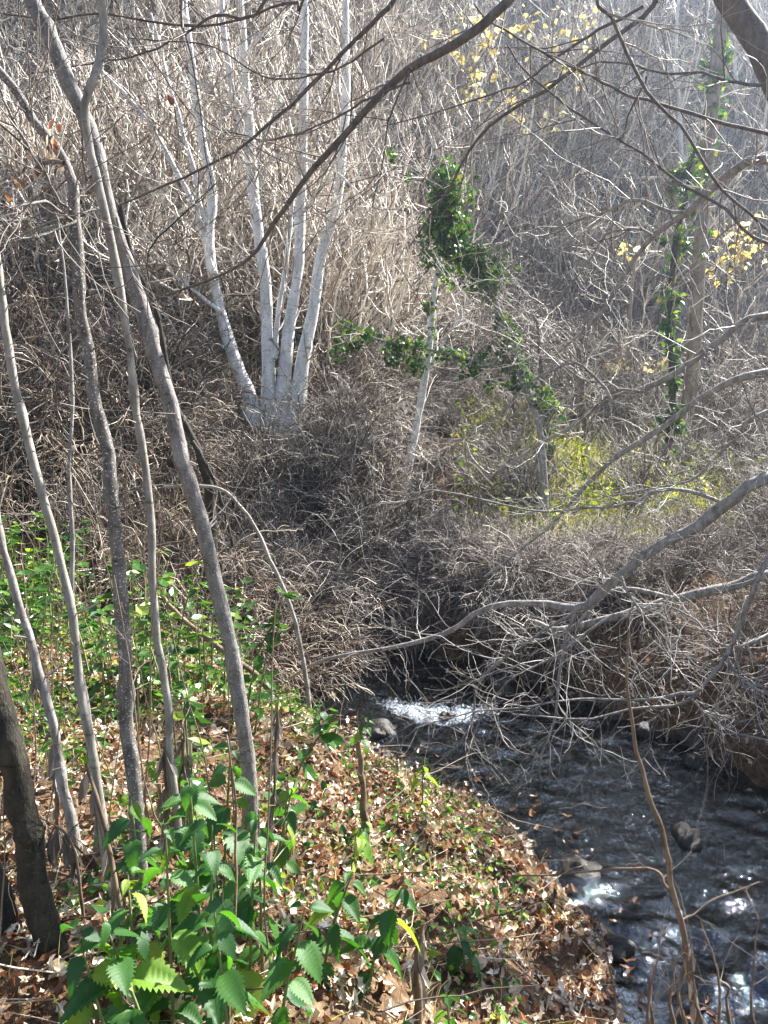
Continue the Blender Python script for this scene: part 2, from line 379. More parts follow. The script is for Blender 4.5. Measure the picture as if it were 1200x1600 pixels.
def axis(a, b, near0, near1, h, grow_):
    xs = list(np.arange(near0, near1, h)); s = h
    p = xs[-1]
    while p < b: s *= grow_; p += s; xs.append(p)
    s = h; p = near0; pre = []
    while p > a: s *= grow_; p -= s; pre.append(p)
    return np.array(pre[::-1] + xs)
gx = axis(-36, 40, -4.2, 4.2, 0.06, 1.07); gy = axis(-6, 54, 1.0, 12, 0.06, 1.06)
X, Y = np.meshgrid(gx, gy); Z = H(X, Y)
nx, ny = len(gx), len(gy)
ii, jj = np.meshgrid(np.arange(nx - 1), np.arange(ny - 1)); q = jj * nx + ii
gme = make_mesh('ground', np.stack([X, Y, Z], -1), np.stack([q, q + 1, q + nx + 1, q + nx], -1).reshape(-1, 4), GROUND)
D_, SD_ = channel(X, Y)
zone = np.zeros((ny, nx, 4), np.float32); zone[..., 3] = 1
zone[..., 0] = ((SD_ > 0) * smooth(8.5, 10, Y) * (1 - smooth(18, 22, Y)) * smooth(0.3, 0.9, D_))
zone[..., 1] = np.maximum(np.where(SD_ > 0, smooth(18, 21, Y), smooth(9, 13, Y - 0.35 * X)), 0)
zone[..., 2] = smooth(0.1, -0.1, D_) * (Y < 16)
ca = gme.color_attributes.new('zone', 'FLOAT_COLOR', 'POINT'); ca.data.foreach_set('color', zone.ravel())
ground = obj('ground', gme); ground['kind'] = 'structure'; ground['label'] = 'earth banks, meadow and wooded hillside round the stream'

# water sheet: real ripples along the channel
cp, cw = spline(np.c_[CENTRE[:12], np.zeros(12)], HW[:12], 1000)
tan = norm(np.gradient(cp, axis=0)); nrm = np.c_[tan[:, 1], -tan[:, 0], np.zeros(1000)]
us = np.linspace(-1, 1, 61)
W3 = cp[:, None] + nrm[:, None] * (us[None, :, None] * (cw[:, None, None] + 0.32))
wx, wy = W3[..., 0], W3[..., 1]
along = np.cumsum(np.r_[0, np.linalg.norm(np.diff(cp, axis=0), axis=1)])[:, None]
rapid = np.exp(-((wy - 6.55 + .25 * np.sin(wx * 3)) / 0.32) ** 2 - ((wx - 0.45) / 0.75) ** 2)
rip = np.zeros_like(wx)
for k in range(26):      # crossing ripples of many lengths and headings
    th = rng.uniform(0, 6.28); wl = rng.uniform(.05, .42); rip += .045 * wl * np.sin((wx * math.cos(th) + wy * math.sin(th)) * 6.283 / wl + rng.uniform(0, 6.28) + 1.2 * np.sin(wx * 2.3 + wy * 1.9 + k))
calm = 0.35 + 0.65 * smooth(-.5, .6, np.sin(wx * 2.1 + 1.2 * np.sin(wy * 1.7)) + .3)
W3[..., 2] = ZW + rip * calm * (.17 + .30 * np.exp(-((wy - 3.0) / .9) ** 2)) + rapid * (0.035 * np.sin(wx * 21 + wy * 17) * np.sin(wy * 24 - wx * 9))
ii, jj = np.meshgrid(np.arange(60), np.arange(999)); q = jj * 61 + ii
wme = make_mesh('stream', W3, np.stack([q, q + 1, q + 62, q + 61], -1).reshape(-1, 4), WATER)
wme.attributes.new('foam', 'FLOAT', 'POINT').data.foreach_set('value', np.clip(rapid * 1.1 + .8 * np.exp(-((wy - 3.3) / .5) ** 2 - ((wx - 1.5) / .5) ** 2) * 0, 0, 1).astype(np.float32).ravel())
wo = obj('stream', wme); wo['kind'] = 'structure'
wo['label'] = 'shallow rippling stream running between the banks'

def on_ground(px, py, z_off=0.0):
    """where the line of sight through a photo position meets the ground"""
    r = ray(px, py); t = np.linspace(1.2, 60, 6000); P = np.array((0, 0, EYE)) + r * t[:, None]
    hit = np.argmax(P[:, 2] < H(P[:, 0], P[:, 1])); return P[hit]

# ---------------------------------------------------------------- foreground saplings on the left bank
def finish(t, name, paths, mat, sides, origin, rough=0.0, stubs=0):
    """paths: list of (pts(1,K,3), rad(1,K)) -> one part"""
    g = Geo()
    for p, r in paths:
        if rough: r = r * (1 + rng.normal(size=r.shape) * rough)
        if stubs:
            kx = rng.integers(2, r.shape[1] - 2, stubs // 3); r = r.copy(); r[0, kx] *= rng.uniform(1.1, 1.3, len(kx))
            ps, rs = kids(p, r, stubs, 4, ang=(50, 85), length=(.03, .10), rf=.22, rend=.6, jit=.1); tubes(g, ps, rs, 5)
        tubes(g, p, r, sides)
    return obj(name, g.mesh(name, mat, origin=origin), t)

def twigs_for(paths, n1, n2, l1=(0.3, 0.9), l2=(0.12, 0.4), r1=0.006, trop=(0, 0, 0.02), ang=(25, 70), t0=0.1, K1=9, K2=6, rmin=0.0015, jit=0.12):
    g = Geo()
    for p, r in paths:
        if n1 <= 0: continue
        p1, rr1 = kids(p, r, n1, K1, ang=ang, t0=t0, jit=jit, trop=trop, length=l1, rf=0.6, rmax=r1)
        rr1 = np.maximum(rr1, rmin); tubes(g, p1, rr1, 4)
        if n2:
            p2, rr2 = kids(p1, rr1, n2, K2, ang=(25, 60), t0=0.15, jit=jit, trop=trop, length=l2, rf=0.7, rmax=r1)
            tubes(g, p2, np.maximum(rr2, rmin), 3)
    return g

def traced_tree(name, label, trunk, branches, bark_mat, twig_mat, tw=None, sides=12, tw_trunk=False, group=None, cat='tree', rough=0.03, bside=8, partname='trunk'):
    base = trunk[0][0][0, 0] if trunk else branches[0][0][0, 0]
    t = thing(name, label, cat, tuple(base), group=group)
    for tr in trunk: finish(t, partname, [tr], bark_mat, sides, base, rough, 14 if name == 'sapling' else 0)
    for br in branches: finish(t, 'branch', [br], bark_mat, bside, base, rough)
    if tw:
        g = twigs_for(branches + (trunk if tw_trunk else []), **tw)
        if g.n: obj('twigs', g.mesh('twigs', twig_mat, origin=base), t)['kind'] = 'stuff'
    return t

def rise(path, w0, w1, d0, d1, K=28, sink=0.12, **k):
    """a trunk given from its foot upward; the foot is sunk into the ground"""
    p, r = trace(path, w0, w1, K, d0, d1, wob=0.004, **k)
    r = r * (1 + .7 * np.exp(-np.arange(r.shape[1]) / 1.6))[None]
    f = p[0, 0]; p[0, 0] = (f[0], f[1], min(f[2], float(H(f[0], f[1]))) - sink)
    return p, r

T1 = [(393, 1335), (390, 1210), (372, 1085), (345, 950), (310, 800), (276, 660), (240, 540), (203, 430), (168, 320), (140, 205), (95, 95), (55, 0), (25, -110), (10, -260)]
d1 = on_ground(393, 1335)[1]
traced_tree('sapling', 'tall grey leaning sapling, thickest of the trunks, crossing to the top left corner',
            [rise(T1, 25, 22, d1, d1 + 0.1, 64)],
            [trace([(320, 830), (350, 790), (400, 700)], 4, 2, 14, d1, d1 + .3), trace([(165, 320), (140, 330), (90, 350), (0, 390)], 6, 3, 14, d1, d1 - .2),
             trace([(25, -110), (90, -180), (200, -260)], 12, 4, 14, d1, d1)],
            BARK_SAPLING, TWIG_BROWN, dict(n1=3, n2=2, l1=(0.15, 0.5), r1=0.003), 16, rough=0.035)
T2 = [(222, 1402), (213, 1260), (200, 1100), (190, 950), (178, 800), (160, 680), (136, 550), (122, 430), (114, 320), (95, 245), (62, 195), (20, 140), (-30, 80)]
d2 = on_ground(222, 1402)[1]
traced_tree('sapling', 'white speckled grey sapling bending left at its top, second thickest trunk',
            [rise(T2, 26, 11, d2, d2 + 0.1, 64)],
            [trace([(112, 345), (60, 320), (0, 335)], 7, 3, 14, d2, d2 - .3), trace([(100, 255), (70, 260), (55, 240), (20, 180), (0, 150)], 8, 4, 14, d2, d2 + .2),
             trace([(110, 330), (80, 300), (55, 240)], 6, 3, 12, d2, d2), trace([(118, 345), (60, 375), (0, 388)], 5, 3, 12, d2, d2 - .2),
             trace([(125, 440), (112, 490), (100, 560), (85, 640)], 3, 2, 12, d2, d2 + .3)],
            BARK_SPECK, TWIG_BROWN, dict(n1=7, n2=3, l1=(0.15, 0.5), r1=0.003), 16, rough=0.05)
T3 = [(286, 1432), (280, 1330), (267, 1190), (255, 1080), (241, 940), (235, 800), (222, 680), (202, 530), (178, 390), (150, 255), (134, 170), (150, 110), (161, 60), (163, -40), (170, -200)]
d3 = on_ground(286, 1432)[1] + .25
traced_tree('sapling', 'slim pale grey sapling just left of the thick leaning one, kinked near its top',
            [rise(T3, 13, 12, d3, d3 + 0.35, 64)], [trace([(182, 340), (205, 400), (240, 470)], 4, 2, 10, d3, d3 + .2)], BARK_SLIM, TWIG_BROWN, dict(n1=4, n2=2, l1=(0.1, 0.4), r1=0.003), 12, rough=0.05)
T4 = [(186, 1455), (165, 1300), (140, 1150), (124, 1060), (105, 930), (76, 800), (46, 680), (18, 560), (0, 450), (-18, 300), (-30, 100)]
d4 = on_ground(186, 1455)[1] + .3
traced_tree('sapling', 'thin pale sapling leaning out of the left edge of the view', [rise(T4, 14, 12, d4, d4 + .2, 36)], [], BARK_SLIM, TWIG_BROWN, None, 12, rough=0.05)
T5 = [(120, 1330), (95, 1180), (72, 1075), (30, 950), (2, 830), (-20, 700), (-30, 550)]
d5 = on_ground(120, 1330)[1]
traced_tree('sapling', 'thin brown leaning stem at the left edge above the green nettles', [rise(T5, 15, 10, d5, d5 + .2, 30)], [], BARK_BRANCH, TWIG_BROWN, None, 10, rough=0.05)
T5b = [(150, 1410), (150, 1250), (138, 1120), (120, 1000), (108, 900), (105, 760), (112, 640), (108, 480), (95, 330)]
d5b = on_ground(150, 1410)[1] + .2
traced_tree('sapling', 'thin upright brown stem between the speckled sapling and the leftmost pale one', [rise(T5b, 12, 3, d5b, d5b + .3, 30)], [], BARK_BRANCH, TWIG_BROWN, None, 10, rough=0.05)
T6 = [(115, 1560), (85, 1480), (55, 1400), (40, 1300), (15, 1180), (-15, 1050), (-50, 900), (-80, 700)]
d6 = 2.05
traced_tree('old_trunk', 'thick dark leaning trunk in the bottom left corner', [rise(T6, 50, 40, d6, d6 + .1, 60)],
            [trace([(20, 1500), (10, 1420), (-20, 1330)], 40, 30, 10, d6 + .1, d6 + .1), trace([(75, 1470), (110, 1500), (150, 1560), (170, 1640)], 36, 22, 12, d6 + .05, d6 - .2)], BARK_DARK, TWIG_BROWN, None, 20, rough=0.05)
# slender saplings further back on the left
T7 = [(330, 770), (318, 735), (300, 690), (278, 640), (262, 590), (250, 500), (232, 455), (210, 420), (192, 350), (188, 320)]
traced_tree('dead_sapling', 'broken dark thin sapling with a snapped reddish top behind the leaning trunk', [rise(T7, 12, 8, 7.2, 7.0, 30)],
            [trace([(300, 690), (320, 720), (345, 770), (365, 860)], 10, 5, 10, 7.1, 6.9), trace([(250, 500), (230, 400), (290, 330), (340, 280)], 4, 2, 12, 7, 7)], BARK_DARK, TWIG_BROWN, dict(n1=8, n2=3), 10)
ARCH = [(492, 1195), (480, 1080), (468, 1000), (440, 920), (412, 850), (385, 800), (350, 770), (300, 757), (255, 762)]
traced_tree('arching_stem', 'long pale bramble cane arching over and down to the leaf covered bank', [rise(ARCH, 9, 4, 4.9, 5.4, 32)], [], BARK_SLIM, TWIG_TAN, None, 8, cat='stem', partname='stem')
LEAN = [(475, 1195), (440, 1110), (400, 1060), (330, 1000), (280, 960), (245, 925)]
traced_tree('leaning_pole', 'straight pale dead pole leaning left across the nettles', [rise(LEAN, 12, 6, 4.7, 5.2, 20)], [], BARK_STALK, TWIG_TAN, None, 8, cat='branch', partname='stem')

# ---------------------------------------------------------------- the pale multi-stemmed tree on the slope
dw = 10.2
wh = [([(398, 655), (384, 610), (366, 560), (346, 490), (322, 385), (331, 300), (318, 220), (300, 100), (285, -20), (275, -150)], 27, 10),
      ([(335, 430), (318, 370), (296, 310), (262, 240), (212, 165), (160, 110)], 15, 5),
      ([(322, 350), (305, 290), (280, 190), (262, 120), (235, 20)], 12, 5),
      ([(418, 650), (420, 560), (412, 440), (400, 330), (390, 200), (380, 90), (372, -40)], 25, 15),
      ([(402, 330), (388, 255), (368, 180), (352, 70), (345, -40)], 16, 11),
      ([(436, 655), (447, 560), (462, 420), (470, 300), (472, 190), (476, 60), (478, -60)], 26, 13),
      ([(462, 655), (474, 560), (488, 490), (500, 400), (526, 318), (538, 200), (541, 80), (541, -60)], 27, 11),
      ([(428, 560), (438, 460), (452, 350), (462, 290)], 13, 7)]
wst = [rise(p, a * .8, b * .8, dw, dw + .1, 30, sink=.5) if p[0][1] > 640 else trace(p, a * .85, b * .85, 24, dw, dw + .1) for p, a, b in wh]
wbr = [trace(p, 8, 3, 14, dw, dw - .2) for p in ([(406, 290), (418, 262), (436, 248), (462, 240)], [(474, 330), (488, 310), (502, 293)], [(470, 245), (500, 262), (525, 268), (560, 300)],
       [(540, 100), (570, 70), (620, 30)], [(410, 280), (404, 250), (420, 200), (450, 170)], [(345, 490), (300, 450), (262, 420)], [(390, 180), (350, 140), (300, 130)], [(536, 215), (560, 190), (590, 130)],
       [(472, 200), (430, 150), (410, 90)], [(380, 90), (420, 40), (440, -20)], [(318, 220), (350, 180), (375, 120)])]
tree = traced_tree('multi_stem_tree', 'pale multi-stemmed tree with white bark on the slope left of centre', wst, wbr, BARK_WHITE, TWIG_PALE,
                   dict(n1=9, n2=5, l1=(0.4, 1.6), l2=(0.2, 0.6), r1=0.012, rmin=0.0045, trop=(0, 0, 0.08)), 12, tw_trunk=True, partname='stem', rough=.06)

# ---------------------------------------------------------------- branches reaching in from trees on the right bank
d = 4.3
P0 = [(3.5, 4.9, -0.6), (3.05, 4.7, 1.0), (2.6, 4.55, 2.3), (2.07, 4.5, 3.35), (1.79, 4.5, 3.75), (1.1, 4.4, 4.7), (0.3, 4.3, 5.6), (-0.6, 4.1, 6.2)]
pt, rt = spline(P0, [0.12, 0.105, 0.088, 0.07, 0.064, 0.045, 0.032, 0.018], 40)
K = 26
br = [trace([(792, -2), (700, 72), (640, 112), (560, 190), (490, 262), (440, 342), (400, 392), (340, 432), (245, 476)], 17, 3, K, 4.0, 4.6, pre=[(1.15, 4.4, 4.6), (0.85, 4.2, 4.0)], prew=.034),
      trace([(650, -40), (600, 20), (550, 66), (470, 150), (400, 208), (350, 245), (270, 285), (175, 318)], 9, 3, K, 4.1, 4.4, pre=[(0.85, 4.2, 4.05)], prew=.03),
      trace([(640, 130), (600, 150), (540, 175), (430, 225), (360, 205), (300, 180)], 5, 2, K, 4.1, 4.4),
      trace([(640, 112), (610, 180), (600, 210), (585, 290), (588, 330)], 4, 2, 14, 4.1, 4.2)]
br2 = [trace([(1045, -40), (1010, 0), (940, 60), (860, 130), (800, 172), (740, 232), (690, 300), (640, 380)], 10, 3, K, 4.4, 4.8, pre=[(1.7, 4.5, 3.9)], prew=.03),
       trace([(1005, 10), (900, 70), (840, 120), (760, 150), (600, 190)], 6, 2, K, 4.4, 4.8),
       trace([(935, -40), (960, 30), (1010, 130), (1060, 205), (1130, 290), (1200, 362), (1260, 420)], 6, 5, K, 3.6, 3.6, pre=[(1.2, 4.4, 4.55)], prew=.02),
       trace([(1010, 120), (985, 170), (970, 210), (957, 215)], 4, 2, 12, 3.6, 3.7),
       trace([(740, 5), (800, 55), (860, 90), (920, 125), (980, 140), (1050, 165), (1140, 200), (1230, 215)], 3, 7, K, 4.2, 4.6),
       trace([(1200, 130), (1110, 118), (1020, 112), (930, 108), (840, 130)], 6, 2, K, 4.4, 4.6),
       trace([(1185, 380), (1130, 335), (1060, 280), (1000, 240), (900, 170), (820, 110), (790, 70)], 6, 3, K, 4.0, 4.4, pre=[(2.58, 4.55, 2.35)], prew=.016)]
br3 = [trace([(480, -30), (460, 5), (380, 30), (280, 36), (160, 18), (80, 28), (-20, 22)], 5, 3, K, 3.7, 3.9, pre=[(0.3, 4.3, 5.6), (0.1, 4.0, 4.6)], prew=.016),
       trace([(420, -20), (340, 28), (300, 48), (235, 88), (170, 100), (60, 110)], 6, 2, K, 3.7, 3.9, pre=[(0.1, 4.25, 5.75), (-0.2, 4.0, 4.6)], prew=.016),
       trace([(280, -20), (286, 40), (305, 100), (320, 220), (330, 300)], 4, 2, K, 3.7, 4.2, pre=[(-0.5, 4.12, 6.12), (-0.85, 3.9, 5.0)], prew=.013),
       trace([(200, 40), (270, 140), (330, 200), (390, 230), (470, 270)], 3, 1.5, K, 3.8, 4.3), trace([(600, 60), (500, 120), (420, 120), (330, 80), (200, 70)], 4, 2, K, 3.9, 4.2)]
traced_tree('overhanging_tree', 'dark thick trunk leaning in at the top right corner with long bare boughs overhead', [(pt[None], rt[None])], br + br2 + br3, BARK_TOP, TWIG_BROWN,
            dict(n1=9, n2=4, l1=(0.2, 0.8), l2=(0.1, 0.35), r1=0.0045, rmin=0.0014, trop=(0, 0, -0.01)), 18, rough=0.03)
# second leaning tree, foot hidden beyond the right edge
P0 = [(3.7, 5.6, -0.5), (3.5, 5.6, 0.6), (3.45, 5.5, 1.6), (3.35, 5.4, 2.6), (3.2, 5.3, 3.6)]
pt, rt = spline(P0, [0.10, 0.09, 0.075, 0.06, 0.04], 26)
lo = [trace([(1200, 250), (1140, 276), (1080, 322), (1015, 372), (965, 440), (925, 500), (860, 560)], 17, 4, K, 5.0, 5.6, pre=[(3.35, 5.4, 2.9)], prew=.045),
      trace([(1065, 332), (1000, 318), (955, 330), (880, 360), (820, 400), (760, 440)], 7, 2, K, 5.0, 5.5),
      trace([(1020, 370), (985, 358), (940, 375), (890, 440), (830, 500)], 6, 2, K, 5.1, 5.5),
      trace([(1200, 490), (1130, 530), (1060, 582), (1000, 612), (950, 625), (880, 670), (830, 700), (760, 760)], 15, 4, K, 5.0, 5.6, pre=[(3.42, 5.5, 2.0)], prew=.04),
      trace([(1200, 578), (1120, 602), (1060, 640), (1010, 680), (960, 720), (910, 770), (860, 830), (770, 905)], 15, 4, K, 5.2, 5.8, pre=[(3.45, 5.5, 1.8)], prew=.04),
      trace([(955, 625), (900, 570), (830, 600), (770, 660), (720, 690), (660, 710)], 6, 2, K, 5.2, 5.7),
      trace([(1000, 612), (940, 600), (850, 560), (800, 540)], 5, 2, K, 5.2, 5.7),
      trace([(1200, 640), (1150, 690), (1110, 730), (1050, 760), (960, 780)], 7, 3, K, 5.2, 5.7, pre=[(3.46, 5.5, 1.5)], prew=.02)]
big = [trace([(1210, 748), (1140, 790), (1090, 832), (1020, 862), (960, 902), (910, 945), (850, 940), (770, 950), (700, 990), (620, 1012), (500, 1032), (450, 1060)], 26, 5, 34, 5.0, 5.9, pre=[(3.5, 5.6, 0.9)], prew=.07),
       trace([(1140, 792), (1060, 760), (1000, 780), (920, 790), (840, 800), (700, 770), (640, 780)], 8, 2, K, 5.1, 5.6),
       trace([(905, 945), (885, 1010), (872, 1080), (860, 1140), (845, 1190), (846, 1240), (848, 1300)], 7, 3, K, 5.3, 5.1),
       trace([(1200, 868), (1175, 930), (1150, 1000), (1135, 1025), (1085, 1085), (1040, 1110), (980, 1110), (900, 1125), (800, 1120)], 11, 3, K, 4.6, 4.9, pre=[(3.5, 5.6, 0.4), (2.6, 4.8, 0.9)], prew=.03),
       trace([(1090, 1080), (1040, 1092), (990, 1095), (880, 1096), (760, 1110), (650, 1140)], 8, 2, K, 4.7, 4.9),
       trace([(1135, 1025), (1160, 1065), (1200, 1090)], 7, 5, 12, 4.7, 4.7), trace([(1080, 1088), (1120, 1130), (1210, 1160)], 5, 4, 12, 4.7, 4.6),
       trace([(1190, 1000), (1140, 1010), (1090, 980), (1030, 940)], 7, 3, 18, 4.8, 5.2, pre=[(3.58, 5.6, .25)], prew=.02),
       trace([(970, 900), (1010, 960), (1060, 1010), (1110, 1060)], 6, 2, 14, 5.1, 4.9),
       trace([(910, 945), (830, 1000), (760, 1060), (740, 1130), (690, 1190), (620, 1230)], 6, 2, K, 5.2, 5.4),
       trace([(960, 960), (880, 1020), (800, 1060), (760, 1120), (735, 1200)], 6, 2, K, 5.3, 5.4)]
traced_tree('leaning_hazel', 'bare grey tree on the right bank spreading long low limbs left across the stream', [(pt[None], rt[None])], lo + big, BARK_BRANCH, TWIG_GREY,
            dict(n1=20, n2=6, l1=(0.15, 1.1), l2=(0.08, 0.4), r1=0.0036, rmin=0.0013, trop=(0, 0, -0.012), jit=.2, K1=12, K2=8), 14, rough=0.05)
LOG = [(1230, 905), (1130, 918), (1050, 935), (960, 962), (880, 976), (830, 968)]
traced_tree('fallen_limb', 'grey fallen limb lying low across the right bank below the big bough', [], [trace(LOG, 22, 11, 26, 5.6, 6.0, pre=[(3.9, 5.35, float(H(3.9, 5.35)) - .06)], prew=.06), trace([(1050, 935), (960, 925), (900, 985), (840, 1000), (790, 990)], 9, 4, 16, 5.7, 6)], BARK_BRANCH, TWIG_GREY,
            dict(n1=12, n2=3, l1=(0.2, 0.7), r1=0.005, rmin=0.0019), cat='log', bside=10)
STK = [(1092, 1610), (1062, 1425), (1030, 1300), (1003, 1200), (986, 1100), (976, 990)]
traced_tree('dead_stalk', 'tall brown dead stalk standing at the right in front of the stream', [rise(STK, 11, 4, 2.75, 2.9, 40)],
            [trace([(1050, 1392), (1025, 1362), (990, 1355), (900, 1366), (800, 1368)], 7, 3, 18, 2.8, 3.0), trace([(1060, 1440), (1100, 1420), (1180, 1380)], 4, 2, 12, 2.8, 2.9)], BARK_STALK, TWIG_BROWN, dict(n1=2, n2=1, l1=(.1, .2), r1=.002), cat='stalk', partname='stem')


# ---------------------------------------------------------------- ivy
IV = np.array([(0, 0, 0), (.42, .1, .06), (.5, .5, .02), (.25, .62, .05), (0, 1.0, -.06), (-.25, .62, .05), (-.5, .5, .02), (-.42, .1, .06)], float)
IVF = np.array([(0, 1, 2), (0, 2, 3), (0, 3, 4), (0, 4, 5), (0, 5, 6), (0, 6, 7)])
def ivy_on(g, path, per_m, spread, size=(0.06, 0.11)):
    p, r = path; p = p[0]; seg = np.linalg.norm(np.diff(p, axis=0), axis=1); L = seg.sum(); n = int(L * per_m)
    c = np.r_[0, np.cumsum(seg)] / L; u = rng.uniform(0, 1, n)
    pos = np.stack([np.interp(u, c, p[:, k]) for k in range(3)], -1)
    nc = max(4, int(L * 7)); cu = np.sort(rng.uniform(0, 1, nc)); cc = np.stack([np.interp(cu, c, p[:, k]) for k in range(3)], -1)      # lumps of leaves, some hanging off to a side
    cc += rng.normal(size=(nc, 3)) * np.array((.6, .5, .45)) * spread; cc[:, 2] -= np.abs(rng.normal(0, .5, nc)) * spread
    cr = spread * rng.uniform(.3, 1.0, nc); wgt = cr ** 2; wgt /= wgt.sum(); ci = rng.choice(nc, n, p=wgt); lo = rng.uniform(0, 1, n) < .58
    off = norm(rng.normal(size=(n, 3))) * np.sqrt(rng.uniform(0, 1, (n, 1)))
    pos = np.where(lo[:, None], cc[ci] + off * cr[ci][:, None], pos + off * spread * .6)
    keep = (np.sin(pos[:, 0] * 9 + 2 * np.sin(pos[:, 2] * 6)) * np.sin(pos[:, 2] * 8 + pos[:, 1] * 5) + rng.normal(0, .35, n)) > -.3
    pos = pos[keep]; n = len(pos)
    leaf_batch(g, IV, IVF, pos, rots(rng.uniform(0, 6.28, n), rng.uniform(-1.9, 0.2, n), rng.normal(0, .5, n)), size[0] + (size[1] - size[0]) * rng.beta(1.2, 2, n))

def ivy_tree(name, label, trunks, ivy, bark_mat, tw=None, cat='tree', group=None, size=(0.07, 0.13), twm=None):
    base = trunks[0][0][0, 0]; t = thing(name, label, cat, tuple(base), group=group)
    for tr in trunks: finish(t, 'trunk', [tr], bark_mat, 10, base, 0.05)
    g = Geo()
    for path, per_m, spread in ivy: ivy_on(g, path, per_m, spread, size)
    if g.n:
        o = obj('ivy', g.mesh('ivy', IVY, False, base), t); o['kind'] = 'stuff'
    if tw:
        g = twigs_for(trunks, **tw); obj('twigs', g.mesh('twigs', twm or TWIG_PALE, origin=base), t)['kind'] = 'stuff'
    return t

da = 9.6
bow = rise([(852, 800), (850, 730), (838, 660), (815, 590), (790, 520), (768, 460), (735, 410), (705, 350), (690, 300), (700, 262)], 11, 5, da, da + .2, 30)
lev = trace([(812, 580), (740, 562), (670, 548), (600, 532), (530, 508)], 7, 3, 20, da + .1, da + .2)
top = trace([(700, 350), (690, 310), (660, 275), (612, 240)], 6, 3, 14, da + .2, da + .2)
ivy_tree('ivy_arch', 'leaning stem smothered in dark green ivy, bowed like an arch in the middle', [bow, lev, top],
         [((bow[0][:, 8:], bow[1]), 1300, 0.24), ((bow[0][:, 18:], bow[1]), 1700, 0.36), (lev, 620, 0.17), (top, 160, 0.10)], BARK_BRANCH, dict(n1=6, n2=4, l1=(.3, .9), r1=.008, rmin=.004), size=(0.028, 0.09))
wt = rise([(612, 835), (625, 775), (640, 720), (655, 640), (668, 560), (674, 500), (684, 430), (690, 380), (700, 310)], 15, 6, 10.2, 10.3, 26)
ivy_tree('slender_tree', 'slender white trunk rising in front of the ivy arch, dark at its foot', [wt, trace([(660, 600), (690, 540), (735, 470)], 6, 3, 12, 10.2, 10.3)],
         [((wt[0][:, 14:20], wt[1]), 60, .08)], BARK_WHITE, dict(n1=14, n2=5, l1=(.3, 1.1), r1=.010, rmin=.0042))
for lab, path, wa, wb, dist, iv in (
        ('dark ivy wrapped trunk standing below the right foot of the ivy arch', [(853, 835), (850, 770), (848, 700), (852, 640), (846, 580), (838, 500)], 20, 5, 11.5, (260, .14)),
        ('dark ivy wrapped post-like trunk right of the arch foot', [(916, 800), (914, 740), (917, 680), (910, 620), (905, 540)], 15, 4, 12.5, (220, .12))):
    q = rise(path, wa, wb, dist, dist + .2, 26)
    ivy_tree('ivied_tree', lab, [q], [((q[0][:, :14], q[1]), *iv)], BARK_TOP, dict(n1=24, n2=5, l1=(.4, 1.5), r1=.01, rmin=.005), group='ivy wrapped trunks beyond the stream', twm=TWIG_PALE)
rt1 = rise([(1020, 800), (1040, 755), (1062, 700), (1080, 600), (1086, 500), (1092, 400), (1102, 290), (1114, 150), (1128, 20), (1135, -120)], 25, 18, 13.0, 13.2, 30)
ivy_tree('ivied_tree', 'tan trunked tree at the right with ivy up its higher trunk', [rt1], [((rt1[0][:, 16:], rt1[1]), 170, .2)], BARK_TAN, dict(n1=26, n2=5, l1=(.5, 2), r1=.014, rmin=.005), size=(.09, .16))
rt2 = rise([(1020, 775), (1040, 720), (1052, 660), (1050, 560), (1044, 470), (1052, 390), (1070, 320), (1085, 230)], 14, 6, 11.8, 12, 30)
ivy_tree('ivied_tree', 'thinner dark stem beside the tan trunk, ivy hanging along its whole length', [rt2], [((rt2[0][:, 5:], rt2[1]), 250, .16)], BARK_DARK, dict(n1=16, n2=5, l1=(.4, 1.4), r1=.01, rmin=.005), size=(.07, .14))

def scatter(n, xr, yr, ok):
    out = []
    while sum(map(len, out)) < n:
        x = rng.uniform(*xr, n); y = rng.uniform(*yr, n); d_, s_ = channel(x, y); m = ok(x, y, d_, s_) & (np.abs(x) < .58 * y + .6)
        out.append(np.c_[x, y][m])
    return np.concatenate(out)[:n]
def spaced(xy, dist, n, taken=()):
    keep = np.empty((0, 2)); ds = []; out = []
    pts = list(map(tuple, taken))
    for (x, y) in xy:
        r = dist(x, y)
        if pts and (((np.array(pts) - (x, y)) ** 2).sum(1) < r * r).any(): continue
        pts.append((x, y)); out.append((x, y))
        if len(out) >= n: break
    return out

# ---------------------------------------------------------------- shrubs and trees of the thicket (a few built, many copied)
def shrub(stems, h, spread, twig_r, n1, n2, trop, jit, mat, l1=(.3, .6), l2=(.25, .5), stem_r=None, K=10, n3=0):
    st = np.c_[rng.normal(0, .16, (stems, 2)) * spread, np.full(stems, -.08)]
    a = rng.uniform(0, 6.28, stems); tl = np.abs(rng.normal(0, spread, stems))
    dr = np.c_[np.cos(a) * tl, np.sin(a) * tl, np.ones(stems)]
    L = rng.uniform(.6, 1.1, stems) * h
    p0 = grow(st, dr, L, K, jit, trop); r0 = (stem_r or twig_r * 2.2) * rng.uniform(.7, 1.2, stems)[:, None] * np.linspace(1, .35, K)[None]
    gs = Geo(); tubes(gs, p0, r0, 4)
    gt = Geo()
    p1, r1 = kids(p0, r0, n1, 8, l1, (20, 60), .12, .97, jit * 1.2, trop, rmax=twig_r, rf=.8, rend=.5); tubes(gt, p1, r1, 3)
    if n2:
        p2, r2 = kids(p1, r1, n2, 6, l2, (20, 60), .15, .97, jit * 1.4, trop, rmax=twig_r * .8, rf=.85, rend=.5); tubes(gt, p2, r2, 3)
        if n3:
            p3, r3 = kids(p2, r2, n3, 5, (.3, .6), (20, 60), .2, .97, jit * 1.5, trop, rmax=twig_r * .7, rf=.9, rend=.6); tubes(gt, p3, r3, 3)
    return gs.mesh('stems', mat), gt.mesh('twigs', mat)

